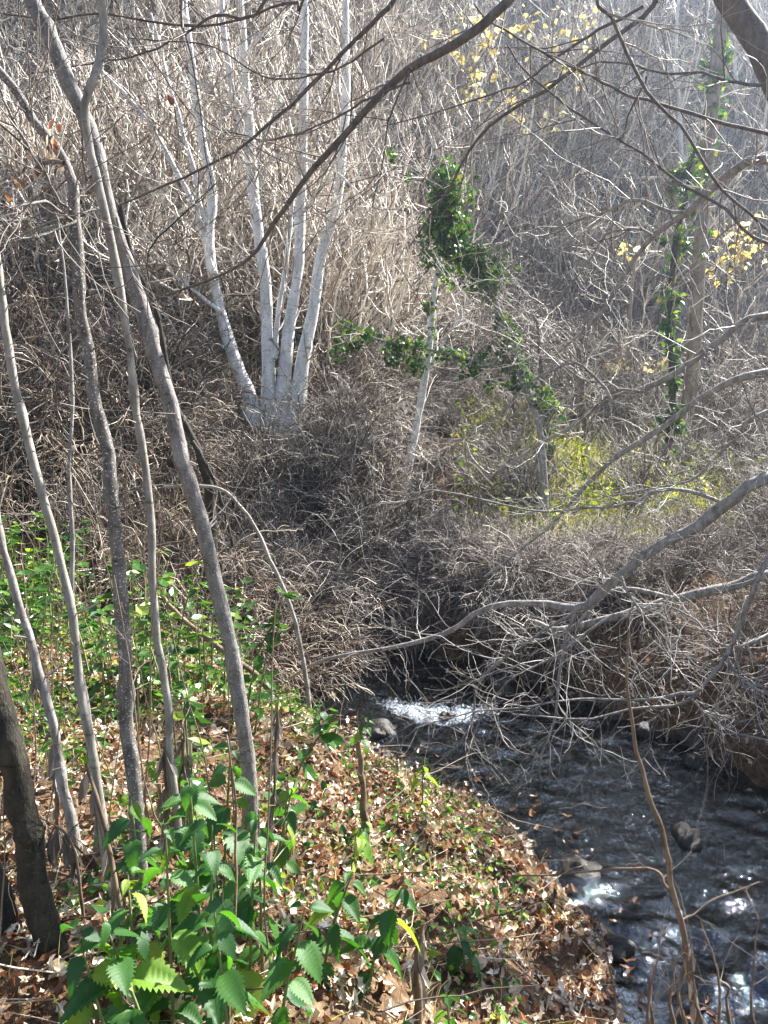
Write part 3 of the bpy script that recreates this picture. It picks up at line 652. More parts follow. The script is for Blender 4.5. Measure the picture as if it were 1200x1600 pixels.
def proto(name, meshes, label, cat, group, parts=('stem', 'twigs')):
    t = thing(name, label, cat, (0, 0, 0), group=group)
    for n, m in zip(parts, meshes):
        o = obj(n, m, t)
        if n != 'trunk': o['kind'] = 'stuff'
    return t

def spot(loc):
    """photo position of a place"""
    v = np.asarray(loc) - (0, 0, EYE); c, s_ = math.cos(PITCH), math.sin(PITCH)
    dz = v[1] * c - v[2] * s_; return 600 + FPX * v[0] / dz, 800 - FPX * (v[1] * s_ + v[2] * c) / dz
BEHIND = [(90, 'at the left edge'), (230, 'behind the slim left saplings'), (345, 'behind the thick leaning sapling'), (560, 'behind the white stemmed tree'), (700, 'left of the ivy arch'), (840, 'behind the ivy arch'), (1000, 'right of the ivy arch'), (1110, 'behind the ivied right trunks'), (9999, 'at the right edge')]
def lab_for(core, loc, sc, lo, hi, levels):
    px, py = spot(loc); b = next(t for x, t in BEHIND if px < x); lv = next((t for y, t in levels if py < y), levels[-1][1])
    q = (sc - lo) / (hi - lo); size = 'low' if q < .33 else 'tall' if q > .67 else 'middling'
    return ' '.join(f'{size} {core} {lv} {b}'.split())
def relabel(lst, core, levels):
    """lst: lists of entries -> entries whose labels say size, height in the view and neighbour"""
    al = [e[2] for l in lst for e in l]; lo, hi = min(al), max(al) + 1e-6
    for l in lst: l[:] = [(*e[:3], lab_for(core, e[0], e[2], lo, hi, levels) if e[3] in SHARED else e[3], *e[4:]) for e in l]
SHARED = set()

def put(pr, lst):
    """first entry moves the built thing itself, the rest are copies"""
    for i, e in enumerate(lst):
        loc, rz, sc, lab = e[:4]; tilt = e[4] if len(e) > 4 else (0, 0)
        if i == 0:
            pr.location = loc; pr.rotation_euler = (tilt[0], tilt[1], rz); pr.scale = (sc,) * 3
            if lab: pr['label'] = lab
        else: dup(pr, loc, rz, sc, lab, tilt)

# distant upright scrub covering the hillside
SC = [shrub(24, 2.6, .4, .0135, 7, 5, (0, 0, .10), .24, TWIG_PALE), shrub(18, 3.1, .35, .015, 8, 5, (0, 0, .12), .2, TWIG_PALE), shrub(26, 2.1, .55, .0125, 7, 5, (0, 0, .04), .3, TWIG_PALE),
      shrub(18, 2.4, .5, .015, 6, 4, (0, 0, .05), .28, TWIG_TAN)]
LABH = 'bare pale scrub bush on the wooded hillside behind the stream'
hill = [[] for _ in SC]
far = []
def on_hill(x, y, d, s):
    return ((d > .5) | (y > 14)) & np.where(s > 0, y > 18.5, (y - 7.2) + .35 * (-x - 1) > 4.6) & (np.hypot(x + 1.6, y - 10.2) > 1.3)
yy = 11 + 38 * rng.uniform(0, 1, 6000) ** 1.5; xx = rng.uniform(-.62, .62, 6000) * yy
m_ = on_hill(xx, yy, *channel(xx, yy)); cand = spaced(np.c_[xx, yy][m_], lambda x, y: (.30 + .018 * y) * 1.4, 900)
cand.sort(key=lambda c: c[1])
for k, (x, y) in enumerate(cand):
    sc = random.uniform(.75, 1.15) * (1 + .012 * y)
    e = ((x, y, float(H(x, y))), random.uniform(0, 6.28), sc, LABH, (random.uniform(-.12, .12), random.uniform(-.12, .12)))
    if k < 200: hill[random.choice((0, 0, 1, 1, 2, 3))].append(e)
    else: far.append(e)
SHARED.add(LABH); relabel(hill, 'bare pale scrub bush', [(170, 'near the top of the view'), (300, 'high on the hillside'), (430, 'halfway up the hillside'), (9999, 'low on the hillside')])
HP = []
for k, lst in enumerate(hill):
    pr = proto('scrub_bush', SC[k], LABH, 'bush', 'scrub bushes on the hillside'); put(pr, lst); HP.append(pr)
# the far mass: instances of the same bushes, one object
def gn_mass(name, label, src, entries):
    """points carrying turn, size; geometry nodes put one of the bush meshes on each"""
    me = bpy.data.meshes.new(name); me.vertices.add(len(entries))
    me.vertices.foreach_set('co', np.array([e[0] for e in entries], np.float32).ravel())
    for an, vals in (('turn', [e[1] for e in entries]), ('size', [e[2] for e in entries]), ('pick', [random.randrange(len(src)) for _ in entries])):
        a = me.attributes.new(an, 'FLOAT', 'POINT'); a.data.foreach_set('value', np.array(vals, np.float32))
    o = obj(name, me); o['kind'] = 'stuff'; o['label'] = label
    gt = bpy.data.node_groups.new(name, 'GeometryNodeTree')
    gt.interface.new_socket('Geometry', in_out='INPUT', socket_type='NodeSocketGeometry'); gt.interface.new_socket('Geometry', in_out='OUTPUT', socket_type='NodeSocketGeometry')
    N, L = gt.nodes, gt.links; gi = N.new('NodeGroupInput'); go = N.new('NodeGroupOutput'); jn = N.new('GeometryNodeJoinGeometry')
    def attr(n):
        a = N.new('GeometryNodeInputNamedAttribute'); a.data_type = 'FLOAT'; a.inputs['Name'].default_value = n; return a.outputs[0]
    turn, size, pick = attr('turn'), attr('size'), attr('pick')
    cx = N.new('ShaderNodeCombineXYZ'); L.new(turn, cx.inputs[2])
    for k, parts in enumerate(src):
        cmp_ = N.new('FunctionNodeCompare'); cmp_.data_type = 'FLOAT'; cmp_.operation = 'EQUAL'; L.new(pick, cmp_.inputs[0]); cmp_.inputs[1].default_value = k; cmp_.inputs['Epsilon'].default_value = .1
        for ob in parts:
            oi = N.new('GeometryNodeObjectInfo'); oi.transform_space = 'ORIGINAL'; oi.inputs['Object'].default_value = ob; oi.inputs['As Instance'].default_value = True
            ip = N.new('GeometryNodeInstanceOnPoints'); L.new(gi.outputs[0], ip.inputs['Points']); L.new(cmp_.outputs[0], ip.inputs['Selection']); L.new(oi.outputs['Geometry'], ip.inputs['Instance'])
            L.new(cx.outputs[0], ip.inputs['Rotation']); L.new(size, ip.inputs['Scale']); L.new(ip.outputs[0], jn.inputs[0])
    L.new(jn.outputs[0], go.inputs[0])
    md = o.modifiers.new('scatter', 'NODES'); md.node_group = gt
    return o
gn_mass('distant_scrub', 'far mass of bare scrub higher up the hillside', [list(p.children) for p in HP], far)

# slender bare trees on the hillside
def bare_tree(h, r, nb, mat_b, lean=.05):
    p0 = grow(np.zeros((1, 3)) - np.array([[0, 0, .2]]), np.array([[lean, 0, 1.0]]), np.array([h]), 18, .05, (0, 0, .04)); r0 = np.linspace(r, r * .3, 18)[None]
    a = Geo(); tubes(a, p0, r0, 7)
    b = Geo(); p1, r1 = kids(p0, r0, nb, 10, (.25, .45), (20, 50), .2, .97, .12, (0, 0, .08), .5); tubes(b, p1, r1, 4)
    p2, r2 = kids(p1, r1, 7, 7, (.3, .5), (20, 50), .15, .97, .16, (0, 0, .05), .6, rmax=.02); tubes(b, p2, np.maximum(r2, .009), 3)
    p3, r3 = kids(p2, r2, 4, 5, (.3, .55), (20, 55), .2, .97, .2, (0, 0, .02), .7, rmax=.015); tubes(b, p3, np.maximum(r3, .008), 3)
    return a.mesh('trunk', mat_b), b.mesh('crown', TWIG_PALE)
BT = [bare_tree(8, .085, 18, BARK_WHITE), bare_tree(9.5, .10, 20, BARK_TAN, -.06), bare_tree(7, .07, 16, BARK_WHITE, .12)]
LABT = 'slender bare tree with pale trunk standing on the wooded hillside'
lst = [[] for _ in BT]
for x, y in spaced(scatter(700, (-18, 20), (14, 36), lambda x, y, d, s: (d > .8) & ((s < 0) & (y > 15) | (y > 21))), lambda x, y: 1.3, 66):
    lst[random.randrange(3)].append(((x, y, float(H(x, y))), random.uniform(0, 6.28), random.uniform(.8, 1.25), LABT))
SHARED.add(LABT); relabel(lst, 'slender bare tree', [(250, 'rooted high on the hillside'), (450, 'rooted halfway up the hillside'), (9999, 'rooted at the hill foot')])
for k, l_ in enumerate(lst): put(proto('bare_tree', BT[k], LABT, 'tree', 'bare trees on the hillside', ('trunk', 'crown')), l_)

# trees still holding some yellow leaves
def yellow_tree(label, px, py, dist, spots, n):
    c = at(px, py, dist); base = np.array((c[0], c[1], float(H(c[0], c[1]))))
    p, r = spline([base - (0, 0, .2), base + (0.1, 0, c[2] - base[2]) * np.array(.5), c, c + (.1, 0, 1.5)], [.05, .04, .03, .012], 20)
    t = thing('yellow_leaved_tree', label, 'tree', tuple(base)); finish(t, 'trunk', [(p[None], r[None])], BARK_TAN, 8, base)
    g = twigs_for([(p[None], r[None])], 20, 5, (.5, 2), (.3, .8), .014, rmin=.006); obj('twigs', g.mesh('twigs', TWIG_PALE, origin=base), t)['kind'] = 'stuff'
    g = Geo()
    for (sx, sy, rad) in spots:
        m = int(n * rng.uniform(.5, 1.2)); pos = at(sx, sy, dist) + rng.normal(size=(m, 3)) * rad * np.array((1.5, 1.2, 1.1))
        leaf_batch(g, IV, IVF, pos, rots(rng.uniform(0, 6.28, m), rng.uniform(-2, .4, m), rng.normal(0, .6, m)), rng.uniform(.08, .20, m) * dist / 20)
    o = obj('foliage', g.mesh('foliage', YELLOW, False, base), t); o['kind'] = 'stuff'
yellow_tree('thin tree with scattered yellow leaves near the top of the view', 862, 90, 20, [(860, 30, .3), (905, 65, .35), (800, 115, .3), (805, 175, .22), (745, 100, .25), (690, 95, .25), (760, 35, .25), (860, 180, .3), (735, 155, .2), (885, 110, .3), (770, 75, .3), (850, 200, .2)], 22)
yellow_tree('small bush with pale yellow leaves at the right edge', 1150, 480, 15, [(1145, 405, .16), (1130, 420, .12), (1160, 385, .12), (1165, 350, .1)], 26)
yellow_tree('bush with a tuft of orange yellow leaves left of the ivied trunk', 985, 480, 15, [(980, 393, .13), (1030, 570, .1), (960, 572, .06)], 20)

# ---------------------------------------------------------------- brambles and thicket on the near slopes
BR = [shrub(46, 1.5, .8, .0065, 5, 4, (0, 0, -.13), .2, TWIG_TAN, (.4, .8), K=14), shrub(46, 1.3, .9, .006, 6, 4, (0, 0, -.16), .24, TWIG_TAN, (.4, .8), K=14),
      shrub(40, 1.6, .6, .007, 6, 4, (0, 0, -.06), .2, TWIG_BROWN, (.4, .7), K=12)]
LABB = 'tangled tan bramble thicket on the steep left slope'
bl = [[] for _ in BR]
for x, y in spaced(scatter(1100, (-6.2, .2), (6.3, 15.5), lambda x, y, d, s: (s < 0) & (d > .06) & ((y < 12.5) | (x > -2.2)) & (y > 6.3 + .5 * np.sin(x * 3)) & (np.hypot(x + 1.6, y - 10.2) > .5) & ~((y > 8.6) & (y < 11.4) & (x < -.06 * y) & (x > -.235 * y))), lambda x, y: .42, 92):
    bl[random.choice((0, 0, 1, 1, 2))].append(((x, y, float(H(x, y))), random.uniform(0, 6.28), random.uniform(.7, 1.15), LABB, (random.uniform(-.2, .2), random.uniform(-.2, .2))))
SHARED.add(LABB); relabel(bl, 'tangled tan bramble', [(560, 'high on the left slope'), (660, 'halfway up the left slope'), (760, 'on the lower left slope'), (9999, 'at the foot of the left slope')])
for k, l_ in enumerate(bl): put(proto('bramble', BR[k], LABB, 'bramble', 'brambles on the left slope', ('stem', 'twigs')), l_)

# drooping bush over the stream in the middle, and the bushes of the far bank
DR = [shrub(60, 1.9, 1.0, .0062, 7, 4, (0, 0, -.12), .15, TWIG_MID, (.3, .6), K=14), shrub(50, 1.7, 1.1, .006, 7, 5, (0, 0, -.16), .2, TWIG_TAN, (.3, .6), K=14),
      shrub(44, 2.3, .5, .007, 8, 5, (0, 0, .02), .18, TWIG_MID, (.3, .6), K=12)]
mid = [(0, (505, 905), 8.0, 1.0, 'drooping pale bush whose fine twigs hang over the stream, left of the water'),
       (1, (455, 960), 7.2, .75, 'low tan bush crouched where the stream bends out of sight'),
       (0, (550, 870), 9.0, .7, 'pale twiggy bush behind the drooping bush at the stream bend'),
       (2, (490, 800), 9.6, .5, 'upright fuzzy pale bush at the foot of the white stemmed tree')]
dl = [[] for _ in DR]
for k, px, dist, sc, lab in mid:
    c = at(px[0], px[1], dist); dl[k].append(((c[0], c[1], float(H(c[0], c[1]))), random.uniform(0, 6.28), sc, lab))
FB = 'bare twiggy bush crowding the far bank and meadow edge'
drifts = [(spaced(scatter(400, (0, 5), (7.2, 8.9), lambda x, y, d, s: (s > 0) & (d > .12)), lambda x, y: .34, 24), (.25, .45), (0, 1)),
          (spaced(scatter(500, (-.5, 10), (14.2, 18.5), lambda x, y, d, s: (s > 0) & (d > .1)), lambda x, y: .62, 46), (.6, 1.05), (0, 2, 2)),
          (spaced(scatter(300, (0, 1.9), (8.3, 14), lambda x, y, d, s: (s > 0) & (d > .05) & (d < .9)), lambda x, y: .4, 15), (.28, .5), (0, 1, 2)),
          (spaced(scatter(200, (1, 8), (9.5, 14.5), lambda x, y, d, s: (s > 0) & (d > .5)), lambda x, y: 1.2, 9), (.4, .7), (2,)),
          (spaced(scatter(200, (3.5, 8), (8, 14), lambda x, y, d, s: (s > 0) & (x > .5 * y)), lambda x, y: .6, 6), (.5, .8), (2, 0)),
          (spaced(scatter(300, (-1.6, .0), (7.5, 9.4), lambda x, y, d, s: (s < 0) & (d > .0)), lambda x, y: .36, 9), (.5, .8), (0,)),
          (spaced(scatter(300, (.2, 3.4), (7.2, 9.2), lambda x, y, d, s: (s > 0) & (d > .0) & (d < .5)), lambda x, y: .34, 9), (.4, .6), (0,)),
          (spaced(scatter(400, (-2, .9), (8.6, 16), lambda x, y, d, s: (s < 0) & (d > -.05) & (d < 1.6) & ~((y > 8.4) & (y < 11.4) & (x < -.06 * y))), lambda x, y: .5, 30), (.5, .9), (2, 0, 0))]
for pts_, scr, kinds in drifts:
    for x, y in pts_:
        dl[random.choice(kinds)].append(((x, y, float(H(x, y))), random.uniform(0, 6.28), random.uniform(*scr), FB, (random.uniform(-.15, .15), random.uniform(-.15, .15))))
SHARED.add(FB); relabel(dl, 'twiggy bare bush', [(730, 'beyond the meadow'), (840, 'on the meadow'), (9999, 'on the bank above the water')])
for k, l_ in enumerate(dl): put(proto('twiggy_bush', DR[k], FB, 'bush', 'twiggy bushes along the far bank', ('stem', 'twigs')), l_)

# bushes on the right bank top (they shade the water)
RB = 'bare bush on the right bank above the dark water'
put(proto('pale_bush', shrub(46, 1.7, .75, .0065, 7, 5, (0, 0, -.05), .22, TWIG_PALE, (.3, .6), K=12), 'pale silvery twiggy bush at the right foot of the white stemmed tree', 'bush', None), [((-.45, 10.3, float(H(-.45, 10.3))), 0.4, .8, None)])
l_ = []
for x, y in spaced(scatter(300, (2.5, 5), (4.6, 8.6), lambda x, y, d, s: (s > 0) & (d > .25)), lambda x, y: .6, 11):
    l_.append(((x, y, float(H(x, y))), random.uniform(0, 6.28), random.uniform(.3, .55), RB, (0, 0)))
SHARED.add(RB); relabel([l_], 'brown right bank bush', [(860, 'well back'), (960, 'above the fallen limb'), (9999, 'close to the dark water')])
put(proto('bank_bush', shrub(44, 2.2, .6, .0062, 8, 5, (0, 0, -.04), .2, TWIG_BROWN, (.3, .6), K=12), RB, 'bush', 'bushes on the right bank'), l_)

# ---------------------------------------------------------------- grasses
def blades(name, label, mat, xy, hgt, wid, lean=.5, K=4):
    n = len(xy); st = np.c_[xy, H(xy[:, 0], xy[:, 1]) - .02]
    a = rng.uniform(0, 6.28, n); tl = np.abs(rng.normal(0, lean, n)); dr = np.c_[np.cos(a) * tl, np.sin(a) * tl, np.ones(n)]
    p = grow(st, dr, rng.uniform(*hgt, n), K, .12, (0, 0, -.18)); per = norm(np.cross(dr, rng.normal(size=(n, 3))))
    wv = rng.uniform(*wid, n)[:, None, None] * np.linspace(1, .15, K)[None, :, None] * per[:, None]
    v = np.stack([p - wv, p + wv], 2)
    m, k = np.meshgrid(np.arange(n), np.arange(K - 1), indexing='ij'); i = (m * K + k) * 2
    o = obj(name, make_mesh(name, v, np.stack([i, i + 1, i + 3, i + 2], -1).reshape(-1, 4), mat)); o['kind'] = 'stuff'; o['label'] = label
    return o
blades('meadow_grass', 'sunlit yellow green grass of the meadow beyond the stream', MEADOW, scatter(16000, (-1, 12), (8.8, 20), lambda x, y, d, s: (s > 0) & (d > .5)), (.15, .5), (.006, .013))
blades('dry_grass', 'pale dry grass over the left slope and hillside', DRY_GRASS, scatter(14000, (-9, 0), (8.0, 20), lambda x, y, d, s: (s < 0) & (d > .2)), (.3, .8), (.004, .008), .7)
blades('hill_grass', 'bleached dry grass covering the hillside', DRY_GRASS, scatter(22000, (-22, 24), (14, 40), lambda x, y, d, s: (d > .3) & ((s < 0) | (y > 19))), (.4, 1.1), (.012, .022), .5)

# ---------------------------------------------------------------- leaf litter on the near bank
LF = []
for k in range(4):
    n = 7; t_ = np.linspace(0, 1, n); wd = np.sin(t_ * math.pi) ** .7 * (.32 + .06 * k); z = .12 * np.sin(t_ * 3 + k) ; cu = rng.uniform(.1, .45)
    mid_ = np.c_[np.zeros(n), t_ - .5, z]; l = np.c_[-wd, t_ - .5 + .05, z + cu * wd + rng.normal(0, .03, n)]; r = np.c_[wd, t_ - .5 + .05, z + cu * .8 * wd + rng.normal(0, .03, n)]
    v = np.concatenate([mid_, l, r]); f = []
    for i in range(n - 1): f += [(i, i + 1, n + i + 1, n + i), (i + 1, i, 2 * n + i, 2 * n + i + 1)]
    LF.append((v, np.array(f)))
tv = np.array([(0, -.5, 0), (.3, -.1, .1), (.22, .3, .06), (0, .55, .12), (-.22, .3, .1), (-.3, -.1, .06), (0, 0, -.03)], float)
tf = np.array([(6, 0, 1), (6, 1, 2), (6, 2, 3), (6, 3, 4), (6, 4, 5), (6, 5, 0)])
TPL = [(tv, tf)]
for k in range(5):      # ragged, cupped and curled dead leaves
    m = 9 if k < 3 else 11; an = np.linspace(0, 2 * math.pi, m, endpoint=False) + .3 * k
    rr = (.34 + .10 * np.cos(2 * an) + (.16 if k > 2 else .05) * np.where(np.arange(m) % 2, -1, 1) + rng.normal(0, .03, m))
    x_, y_ = rr * np.sin(an) * .8, rr * np.cos(an) * 1.15
    z_ = (.9 - .2 * k) * x_ ** 2 * 1.5 + .5 * np.sin(3 * y_ + k) * y_ + rng.normal(0, .035, m)
    TPL.append((np.r_[np.c_[x_, y_, z_], [[0, 0, -.04]]], np.array([(m, i, (i + 1) % m) for i in range(m)])))
def carpet(name, label, mat, xy, size, up=.02, tilt=.45, tpl=TPL[:1], pit=0.0):
    g = Geo()
    for k, (tvx, tfx) in enumerate(tpl):
        q = xy[k::len(tpl)]; n = len(q); pos = np.c_[q, H(q[:, 0], q[:, 1]) + rng.uniform(.003, up, n)]
        sz = size[0] + (size[1] - size[0]) * rng.beta(1.3, 2.6, n)
        leaf_batch(g, tvx, tfx, pos, rots(rng.uniform(0, 6.28, n), rng.normal(pit, tilt, n), rng.normal(0, tilt, n)), sz)
    o = obj(name, g.mesh(name, mat, False)); o['kind'] = 'stuff'; o['label'] = label
    return o
litter_xy = np.concatenate([scatter(21000, (-3.2, 1.5), (1.5, 6.2), lambda x, y, d, s: (s < 0) & (d > -.12) & (rng.uniform(0, 1, len(x)) < smooth(-.2, .12, d) * (.35 + .65 * smooth(-.5, .2, np.sin(x * 4.1 + 2 * np.sin(y * 2.2)) * np.sin(y * 3.7 - x))))), scatter(3500, (-5, 0), (5, 9.5), lambda x, y, d, s: (s < 0) & (d > .05)),
                            scatter(9000, (0, 6), (3.5, 10.5), lambda x, y, d, s: (s > 0) & (d > .02))])
carpet('leaf_litter', 'brown and bleached fallen leaves carpeting the banks', LITTER, litter_xy, (.018, .082), .05, .75, TPL[1:])
wave = lambda x, y: np.sin(x * 3.1 + 2 * np.sin(y * 1.3)) * np.sin(y * 2.7 + x) > -.1
weed_xy = np.concatenate([scatter(4200, (-3.2, .9), (2.2, 5.9), lambda x, y, d, s: (s < 0) & (d > .3) & wave(x * 1.4, y * 1.4)), scatter(4600, (-4.5, -.3), (3.2, 6.3), lambda x, y, d, s: (s < 0) & (d > .5) & (x < -.09 * y) & (np.sin(x * 2.6 + np.sin(y * 2)) * np.sin(y * 2.3) + rng.normal(0, .3, len(x)) > -.1)),
                          scatter(900, (2, 6), (7, 11), lambda x, y, d, s: (s > 0) & (d > .3))])
YGREEN = island('meadow_weeds', [(0, (0.12, 0.24, 0.02)), (0.5, (0.34, 0.42, 0.04)), (1, (0.62, 0.58, 0.10))], 0.4, 0.45, (1.1, 1.1, 0.5))
carpet('meadow_weeds', 'yellow green leafy weeds in the sunlit meadow', YGREEN, scatter(4200, (-.5, 9), (9.2, 15.5), lambda x, y, d, s: (s > 0) & (d > .4) & (np.sin(x * 1.9 + 1) * np.sin(y * 1.3) + rng.normal(0, .3, len(x)) > -.05)), (.05, .14), .55, .7)
carpet('ground_weeds', 'low green weeds and seedlings among the fallen leaves', WEED, weed_xy, (.02, .06), .13, .6)
blades('bank_grass', 'sparse green and straw grass blades on the near bank', MEADOW, scatter(2600, (-2.5, 1.0), (1.8, 6), lambda x, y, d, s: (s < 0) & (d > .15)), (.05, .2), (.0015, .003), .7)
q = scatter(460, (-2, 1.3), (1.8, 6), lambda x, y, d, s: (s < 0) & (d > .05)); a_ = rng.uniform(0, 6.28, 460)
p = grow(np.c_[q, H(q[:, 0], q[:, 1]) + .03], np.c_[np.cos(a_), np.sin(a_), rng.normal(.05, .15, 460)], rng.uniform(.1, .6, 460), 7, .12); p[..., 2] = np.maximum(p[..., 2], H(p[..., 0], p[..., 1]) + .012)
g = Geo(); tubes(g, p, rng.uniform(.0012, .004, 460)[:, None] * np.linspace(1, .4, 7)[None], 4); o = obj('fallen_twigs', g.mesh('fallen_twigs', TWIG_TAN)); o['kind'] = 'stuff'; o['label'] = 'fine fallen twigs strewn over the leaf litter'
# the larger fallen leaves, one by one
lm = [make_mesh('fallen_leaf', v, f, DEADLEAF) for v, f in LF[:2] + TPL[1:]]
xy = scatter(300, (-.9, 1.1), (1.9, 4.2), lambda x, y, d, s: (s < 0) & (d > .05))
for k, (x, y) in enumerate(xy):
    o = obj('fallen_leaf', lm[k % 7], ground, (x, y, float(H(x, y)) + random.uniform(.015, .04))); o.scale = (random.uniform(.05, .095),) * 3
    o.rotation_euler = (random.gauss(0, .6), random.gauss(0, .6), random.uniform(0, 6.28))

# ---------------------------------------------------------------- nettles
def nettle_leaf(n=11, teeth=True, fold=.25, droop=.35):
    t_ = np.linspace(0, 1, 2 * n + 1); wd = .36 * np.sin(np.clip(t_ * 1.02, 0, 1) ** .62 * math.pi) ** .9
    if teeth: wd = wd * (1 - .24 * (np.arange(2 * n + 1) % 2)); yo = np.where(np.arange(2 * n + 1) % 2, -.012, .02)
    y = t_; z = -droop * t_ ** 2
    m = np.c_[np.zeros_like(t_), y, z]; zz = z + wd * fold + .03 * np.where(np.arange(2 * n + 1) % 2, 1, -1) * np.sin(t_ * 3.14)
    l = np.c_[-wd, y + yo, zz]; r = np.c_[wd, y + yo, zz]; lm_ = np.c_[-wd * .5, y, z + wd * fold * .75]; rm = np.c_[wd * .5, y, z + wd * fold * .75]
    v = np.concatenate([l, lm_, m, rm, r]); c = 2 * n + 1; f = []
    for a in range(4):
        for i in range(2 * n): f.append((a * c + i, (a + 1) * c + i, (a + 1) * c + i + 1, a * c + i + 1))
    return v, np.array(f)
NL = [nettle_leaf(fold=.3, droop=.35), nettle_leaf(fold=.15, droop=.6), nettle_leaf(fold=.45, droop=.2)]
NLM = [make_mesh('leaf', v, f, NETTLE) for v, f in NL]; NLY = [make_mesh('leaf', v, f, NETTLE_BACKLIT) for v, f in NL]
def nettle(label, base, h, size, backlit_share=.15, lean=(0, 0), pairs=7, group='nettles in the foreground', stem_mat=None, t_from=.25):
    base = np.asarray(base, float); t = thing('nettle', label, 'plant', tuple(base), group=group)
    pts, rad = spline([(0, 0, -.05), (lean[0] * .3, lean[1] * .3, h * .4), (lean[0] * .7, lean[1] * .7, h * .75), (lean[0], lean[1], h)], [.005, .0045, .0035, .002], 16)
    g = Geo(); tubes(g, pts[None], rad[None], 6); obj('stem', g.mesh('stem', stem_mat or STEM_GREEN), t)
    ph = random.uniform(0, 3)
    for i in range(pairs):
        f = t_from + (1 - t_from) * i / max(1, pairs - 1); c = pts[min(15, int(f * 15))]; s = size * (1.05 - .55 * max(0, f - .55) / .45) * random.uniform(.85, 1.15)
        for sgn in (0, math.pi):
            yaw = ph + i * 1.57 + sgn + random.gauss(0, .3)
            o = obj('leaf', random.choice(NLY if random.random() < backlit_share else NLM), t)
            pit = random.uniform(-.75, .05) + .5 * max(0, f - .8)
            m = Matrix.Rotation(yaw, 3, 'Z') @ Matrix.Rotation(pit, 3, 'X') @ Matrix.Rotation(random.gauss(0, .3), 3, 'Y')
            sj = s * random.uniform(.65, 1.15); o.rotation_euler = m.to_euler(); o.scale = (sj * random.uniform(.72, 1.08), sj, sj * random.uniform(.6, 1.6)); o.location = Vector(c) + m @ Vector((0, .012, 0))
    return t
fg = [((235, 1540), 2.0, .44, .11, .1, (-.03, 0), 'nettle between the speckled and slim sapling feet'),
      ((270, 1570), 1.75, .52, .11, .1, (.0, 0), 'upright nettle in the thick of the bottom left patch'),
      ((360, 1590), 1.7, .40, .11, .0, (-.03, 0), 'nettle tucked behind the straight beige stalk'),
      ((410, 1520), 2.15, .46, .10, .1, (.0, 0), 'slender nettle right beside the leaning sapling foot'),
      ((320, 1570), 2.0, .54, .11, .05, (-.02, 0), 'tallest nettle of the bottom left patch'),
      ((250, 1610), 1.65, .44, .13, .2, (-.10, -.05), 'lush green nettle at the bottom edge beside the speckled sapling foot'),
      ((185, 1600), 1.6, .42, .13, .45, (-.08, 0), 'nettle with bright yellow green backlit leaves at the bottom left'),
      ((330, 1620), 1.8, .50, .13, .05, (.02, 0), 'tall dark green nettle below the leaning sapling foot'),
      ((390, 1560), 2.0, .48, .12, .05, (.03, 0), 'dark green nettle right under the leaning sapling'),
      ((430, 1600), 1.8, .36, .12, .05, (.08, 0), 'broad leaved nettle right of the tall dark one at the bottom'),
      ((300, 1500), 2.1, .46, .12, .1, (0, .05), 'nettle rising between the two thick sapling feet'),
      ((350, 1480), 2.3, .50, .11, .0, (.04, 0), 'dark nettle close in front of the leaning sapling foot'),
      ((290, 1620), 1.5, .26, .13, .0, (.0, 0), 'low broad dark nettle lowest at the bottom left'),
      ((215, 1560), 1.8, .36, .12, .3, (-.02, .03), 'nettle with a pale drooping top leaf in front of the speckled sapling'),
      ((500, 1470), 2.2, .30, .11, .25, (.1, 0), 'sprawling nettle sprig with mixed bright leaves on the leaf litter'),
      ((570, 1510), 2.2, .30, .10, .15, (.12, 0), 'nettle sprig leaning right over pale leaf litter'),
      ((710, 1600), 1.9, .36, .11, .2, (-.02, 0), 'nettle standing alone on the red leaf litter near the bottom'),
      ((670, 1620), 1.8, .28, .10, .1, (-.08, 0), 'short nettle at the bottom edge beside the lone one'),
      ((560, 1620), 1.7, .20, .11, .0, (.05, 0), 'low dark nettle at the bottom edge centre'),
      ((490, 1620), 1.7, .16, .11, .0, (.05, 0), 'low nettle at the bottom edge between two taller groups'),
      ((730, 1380), 2.6, .18, .08, .0, (-.03, 0), 'small bluish nettle on the bank near the water'),
      ((440, 1330), 2.8, .36, .10, .2, (.03, 0), 'nettle just right of the leaning sapling foot'),
      ((550, 1290), 3.1, .16, .08, .8, (.05, 0), 'small bright yellow green nettle on the sunlit bank'),
      ((500, 1170), 4.6, .26, .09, .1, (0, 0), 'dark leafy plant at the top of the sunlit bank'),
      ((560, 1190), 4.4, .22, .09, .2, (.04, 0), 'second dark leafy plant at the top of the sunlit bank, nearer the water'),
      ((660, 1240), 3.9, .24, .08, .9, (0, 0), 'bright green tuft at the water edge')]
for px, dist, h, size, yg, ln, lab in fg:
    c = at(px[0], px[1], dist); nettle(lab, (c[0], c[1], float(H(c[0], c[1]))), h * 1.18, size * 1.05, yg, ln, 6 if h < .3 else 7)
# leafy sprays up on stems of last year
for px, py, dist, lab, yg in ((135, 1165, 2.6, 'yellow green leaf spray halfway up in front of the leftmost saplings', .8), (264, 1065, 3.0, 'yellow green leaf spray on the slim sapling', .7),
                              (240, 1190, 2.9, 'green leaf spray low on the slim sapling', .5), (180, 1350, 2.2, 'pale grey green leaf spray on a dry stalk near the speckled sapling', .3)):
    c = at(px, py, dist); gz = float(H(c[0], c[1]))
    nettle(lab, (c[0] + .03, c[1], gz), c[2] - gz, .085, yg, (-.03, 0), 3, 'leaf sprays on dry stalks', BARK_STALK, .93)

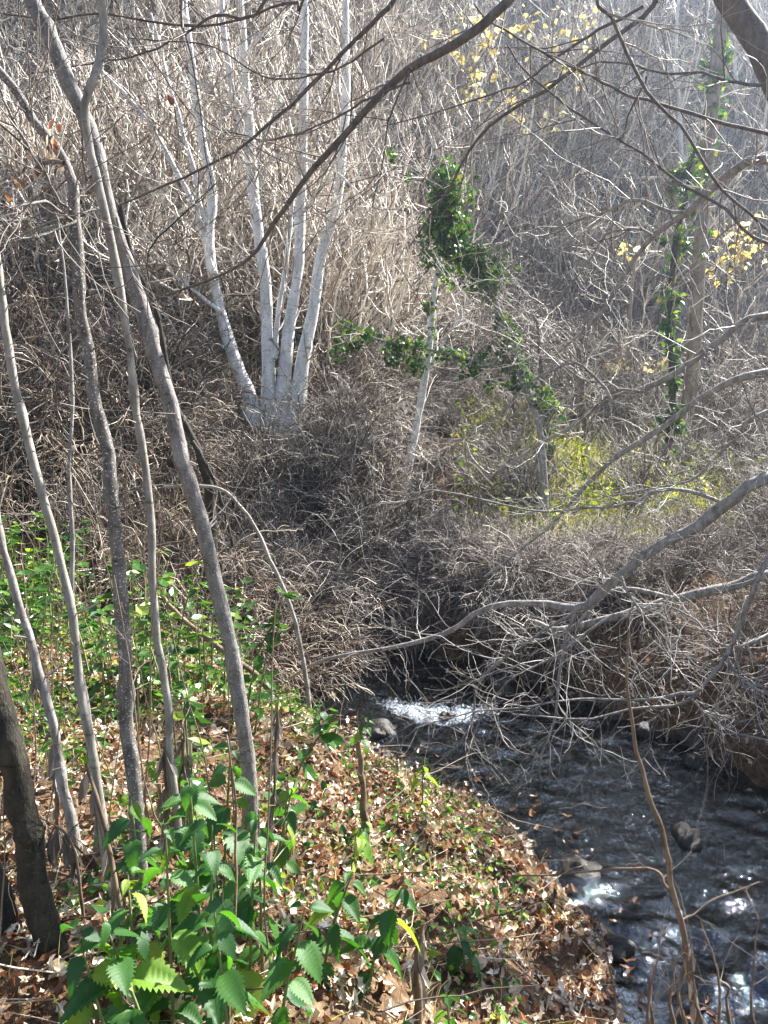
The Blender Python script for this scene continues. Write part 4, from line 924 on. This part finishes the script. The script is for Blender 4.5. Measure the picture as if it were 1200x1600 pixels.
# mid-distance nettles: stem and one foliage part
def small_nettle():
    h = .5; g = Geo(); gl = Geo()
    for s in range(4):
        b = rng.normal(0, .1, 2); pts, rad = spline([(b[0], b[1], -.05), (b[0] * 1.3, b[1] * 1.3, h * .5), (b[0] * 1.8, b[1] * 1.8, h * rng.uniform(.8, 1.1))], [.005, .004, .002], 10)
        tubes(g, pts[None], rad[None], 3); n = 16; i = rng.integers(2, 10, n)
        leaf_batch(gl, tv * np.array((1, 1, 1)) + np.array((0, .5, 0)), tf, pts[i], rots(rng.uniform(0, 6.28, n), rng.uniform(-.8, .2, n), rng.normal(0, .3, n)), rng.uniform(.04, .085, n))
    o1, o2 = g.mesh('stem', STEM_GREEN), gl.mesh('foliage', WEED, False)
    return o1, o2
LABN = 'knee high green nettle in the bed behind the left saplings'
sn = [small_nettle() for _ in range(3)]; sl = [[] for _ in sn]
for x, y in scatter(56, (-4.2, -.5), (2.8, 6.2), lambda x, y, d, s: (s < 0) & (d > .5) & (x < -.15 * y - .2)):
    sl[random.randrange(3)].append(((x, y, float(H(x, y))), random.uniform(0, 6.28), random.uniform(.4, 1.45), LABN))
SHARED.add(LABN); relabel(sl, 'green nettle clump', [(960, 'at the back of the nettle bed'), (1060, 'halfway along the nettle bed'), (1180, 'in the front of the nettle bed'), (9999, 'nearest in the nettle bed')])
for k, l_ in enumerate(sl): put(proto('nettle_clump', sn[k], LABN, 'plant', 'nettles behind the saplings', ('stem', 'foliage')), l_)

# ---------------------------------------------------------------- dead stalks, withered leaves
def stalk(label, path, w0, w1, d0, d1, wither=0, tw=0, group=None):
    p = rise(path, w0, w1, d0, d1, 20, sink=.05); base = p[0][0, 0]
    t = thing('dry_stalk', label, 'stalk', tuple(base), group=group); finish(t, 'stem', [p], BARK_STALK, 6, base, .05)
    if tw:
        g = twigs_for([p], tw, 2, (.05, .25), (.03, .1), .002, rmin=.001); obj('twigs', g.mesh('twigs', TWIG_TAN, origin=base), t)['kind'] = 'stuff'
    if wither:
        g = Geo(); i = rng.integers(6, 19, wither); n = wither; sc_ = tv * np.array((.5, 1.3, 1)) + np.array((0, .6, 0))
        leaf_batch(g, sc_, tf, p[0][0, i], rots(rng.uniform(0, 6.28, n), rng.uniform(-1.7, -1.1, n), rng.normal(0, .5, n)), rng.uniform(.05, .10, n))
        o = obj('withered_leaves', g.mesh('withered_leaves', WITHER, False, base), t); o['kind'] = 'stuff'
stalk('thin straight beige stalk rising in front of the nettles', [(355, 1610), (366, 1450), (370, 1300), (362, 1150)], 7, 3, 1.75, 1.9, 0, 2)
stalk('stalk hung with grey withered leaves beside the slim sapling', [(270, 1420), (268, 1300), (285, 1200), (290, 1130)], 8, 4, 2.6, 2.7, 34, 3)
stalk('second stalk with grey withered leaves left of the slim sapling', [(250, 1420), (255, 1320), (262, 1230), (258, 1150)], 8, 4, 2.5, 2.6, 26, 3)
stalk('withered grey nettle stalk right of the leaning sapling foot', [(425, 1450), (420, 1330), (428, 1220), (432, 1080)], 7, 3, 2.5, 2.7, 26, 4)
stalk('pale leaning stalk from the nettles to the leaf spray', [(220, 1590), (195, 1430), (165, 1290), (130, 1190)], 11, 6, 2.0, 2.2, 8, 2)
stalk('brown withered stalk under the lone nettle', [(650, 1580), (652, 1500), (660, 1440)], 12, 8, 2.2, 2.3, 14, 0)
stalk('tangled grey dead weed beside the leftmost saplings', [(95, 1420), (90, 1250), (75, 1100), (40, 1000)], 8, 3, 2.7, 2.8, 40, 14)
stalk('second tangled dead weed in front of the dark trunk', [(140, 1480), (120, 1350), (90, 1290), (60, 1350)], 6, 3, 2.2, 2.2, 24, 14)
stalk('short dark snag standing on the sunlit bank', [(570, 1290), (566, 1220), (562, 1160)], 12, 8, 3.3, 3.35, 0, 2)
for k in range(9):
    x0 = [1010, 1055, 1075, 1100, 1120, 1020, 960, 1180, 1140][k]; y1 = [1440, 1480, 1500, 1460, 1440, 1500, 1420, 1400, 1520][k]
    stalk('one of the thin brown dead stalks clustered at the bottom right', [(x0, 1620), (x0 + random.uniform(-15, 15), 1550), (x0 + random.uniform(-30, 30), y1)], 7, 1.5, 2.5 + .05 * k, 2.6 + .05 * k, 6 if k in (2, 3) else 0, 3, 'dead stalks at the bottom right')
TH = 'thin upright dry stalk standing among the nettles on the left'
for k, (x, y) in enumerate(scatter(130, (-3.4, -.3), (1.9, 6.8), lambda x, y, d, s: (s < 0) & (d > .6) & (x < -.1 * y))):
    hh = random.uniform(.5, 1.3); b = np.array((x, y, float(H(x, y)) - .05))
    p = grow(b[None], np.array([[random.gauss(0, .12), random.gauss(0, .12), 1]]), np.array([hh]), 12, .05); g = Geo(); tubes(g, p, np.linspace(.0035, .0015, 12)[None], 5)
    if k % 2:
        p1, r1 = kids(p, np.linspace(.003, .0015, 12)[None], 8, 6, (.08, .2), (30, 70)); tubes(g, p1, np.maximum(r1, .0009), 3)
    o = obj('weed_stalk', g.mesh('weed_stalk', TWIG_TAN, origin=b), None, tuple(b)); tag(o, lab_for('branched dry stalk' if k % 2 else 'bare dry stalk', b, hh, .5, 1.3, [(1050, 'at the back of the nettles'), (1200, 'midway in the nettles'), (1400, 'in front of the nettles'), (9999, 'nearest the bottom edge')]), 'stalk', 'dry stalks among the nettles')

# brown leaves still hanging at the top of the speckled sapling
g = Geo()
for px, py, n, sp in ((78, 232, 10, .03), (32, 265, 5, .03), (75, 210, 4, .02), (25, 290, 3, .02), (258, 158, 3, .01)):
    pos = at(px, py, d2) + rng.normal(size=(n, 3)) * sp
    leaf_batch(g, tv, tf, pos, rots(rng.uniform(0, 6.28, n), rng.uniform(-1.7, -1, n), rng.normal(0, .6, n)), rng.uniform(.018, .038, n))
o = obj('hanging_leaves', g.mesh('hanging_leaves', LITTER, False)); o['kind'] = 'stuff'; o['label'] = 'brown dead leaves hanging in the twigs at the upper left'

# ---------------------------------------------------------------- stones
def stone_mesh(seed):
    r = np.random.default_rng(seed); import bmesh
    bm = bmesh.new(); bmesh.ops.create_icosphere(bm, subdivisions=3, radius=1.0)
    off = r.normal(size=(5, 3)) * 2
    for v in bm.verts:
        c = np.array(v.co); k = 1 + sum(.10 * math.sin(2.2 * (c @ o_) + i) for i, o_ in enumerate(off)); v.co = Vector(c * k * (1, .75, .6))
    me = bpy.data.meshes.new('stone'); bm.to_mesh(me); bm.free(); me.materials.append(STONE)
    for p in me.polygons: p.use_smooth = True
    return me
sm = [stone_mesh(k) for k in range(5)]
big_st = [((1075, 1312), .10, 'dark round stone breaking the surface of the stream'), ((1040, 1130), .22, 'large grey stone at the foot of the right bank'), ((1015, 1145), .14, 'pale stone beside the large one at the right bank foot'),
          ((1100, 1160), .20, 'dark stone right of the large one under the right bank'), ((905, 1360), .12, 'dark wet stone at the end of the leaf bank'), ((785, 1080), .16, 'slanted grey stone at the far water edge'),
          ((600, 1140), .14, 'dark stone at the near edge of the white water'), ((900, 1640), .2, 'stone at the bottom edge'), ((700, 1120), .10, 'small stone in the white water'), ((840, 1045), .2, 'dark stone under the far bank')]
for k, (px, r_, lab) in enumerate(big_st):
    if px[1] > 1600: continue
    t_ = (EYE - ZW) / -ray(*px)[2]; c = np.array((0, 0, EYE)) + ray(*px) * t_
    o = obj('stone', sm[k % 5], None, (c[0], c[1], ZW - .02 if k else ZW)); o.scale = (r_,) * 3; o.rotation_euler = (random.gauss(0, .3), random.gauss(0, .3), random.uniform(0, 6.28)); tag(o, lab, 'stone', 'stones in the stream')
for k, (x, y) in enumerate(spaced(scatter(500, (-.3, 3.2), (2.8, 8), lambda x, y, d, s: (d > -.3) & (d < .04)), lambda x, y: .16, 44)):
    o = obj('stone', sm[k % 5], None, (x, y, min(float(H(x, y)) + .02, ZW + .005))); o.scale = (random.uniform(.035, .10),) * 3; o.rotation_euler = (random.gauss(0, .3), random.gauss(0, .3), random.uniform(0, 6.28))
    sd_ = channel(np.array([x]), np.array([y]))[1][0] > 0
    tag(o, ('small ' if o.scale[0] < .065 else 'fist sized ') + ('wet stone under the far bank ' if sd_ else 'wet stone along the near leafy bank ') + ('close to the bottom edge' if y < 4 else 'beside the middle of the stream' if y < 5.8 else 'by the white water'), 'stone', 'stones in the stream')
q = scatter(170, (-.3, 2.2), (2.6, 6.6), lambda x, y, d, s: (s < 0) & (d > -.45) & (d < .05)); g = Geo(); n = len(q)
leaf_batch(g, *TPL[2], np.c_[q, np.full(n, ZW + .018)], rots(rng.uniform(0, 6.28, n), rng.normal(0, .12, n), rng.normal(0, .12, n)), rng.uniform(.03, .07, n))
o = obj('floating_leaves', g.mesh('floating_leaves', WETLEAF, False)); o['kind'] = 'stuff'; o['label'] = 'wet brown leaves floating along the near water edge'
n = 3000; xy = scatter(n, (-.6, 3.2), (2.4, 8), lambda x, y, d, s: d < -.03); oc = np.array([(1, 0, 0), (0, 1, 0), (-1, 0, 0), (0, -1, 0), (0, 0, .6), (0, 0, -.6)], float) * .5
of = np.array([(0, 1, 4), (1, 2, 4), (2, 3, 4), (3, 0, 4), (1, 0, 5), (2, 1, 5), (3, 2, 5), (0, 3, 5)]); g = Geo()
leaf_batch(g, oc, of, np.c_[xy, H(xy[:, 0], xy[:, 1])], rots(rng.uniform(0, 6.28, n), rng.normal(0, .3, n), rng.normal(0, .3, n)), rng.uniform(.03, .11, n))
o = obj('gravel', g.mesh('gravel', PEBBLE, True)); o['kind'] = 'stuff'; o['label'] = 'pebbles on the stream bed'
# ---------------------------------------------------------------- sunlit air
hx0, hx1, hy0, hy1, hz0, hz1 = gx[0] - 1, gx[-1] + 1, gy[0] - 1, gy[-1] + 1, float(Z.min()) - 1, float(Z.max()) + 6
hv = [(x, y, z) for z in (hz0, hz1) for y in (hy0, hy1) for x in (hx0, hx1)]
hm = bpy.data.materials.new('sunlit_air'); hm.use_nodes = True; hn = hm.node_tree; hn.nodes.remove(hn.nodes['Principled BSDF'])
pv = hn.nodes.new('ShaderNodeVolumePrincipled'); pv.inputs['Color'].default_value = (0.66, 0.78, 1.0, 1); pv.inputs['Density'].default_value = 0.0032; pv.inputs['Anisotropy'].default_value = 0.78
hn.links.new(pv.outputs[0], hn.nodes['Material Output'].inputs['Volume'])
ho = obj('haze', make_mesh('haze', hv, np.array([(0, 2, 3, 1), (4, 5, 7, 6), (0, 1, 5, 4), (2, 6, 7, 3), (0, 4, 6, 2), (1, 3, 7, 5)]), hm, False)); ho['kind'] = 'stuff'; ho['label'] = 'thin sunlit haze in the valley air'
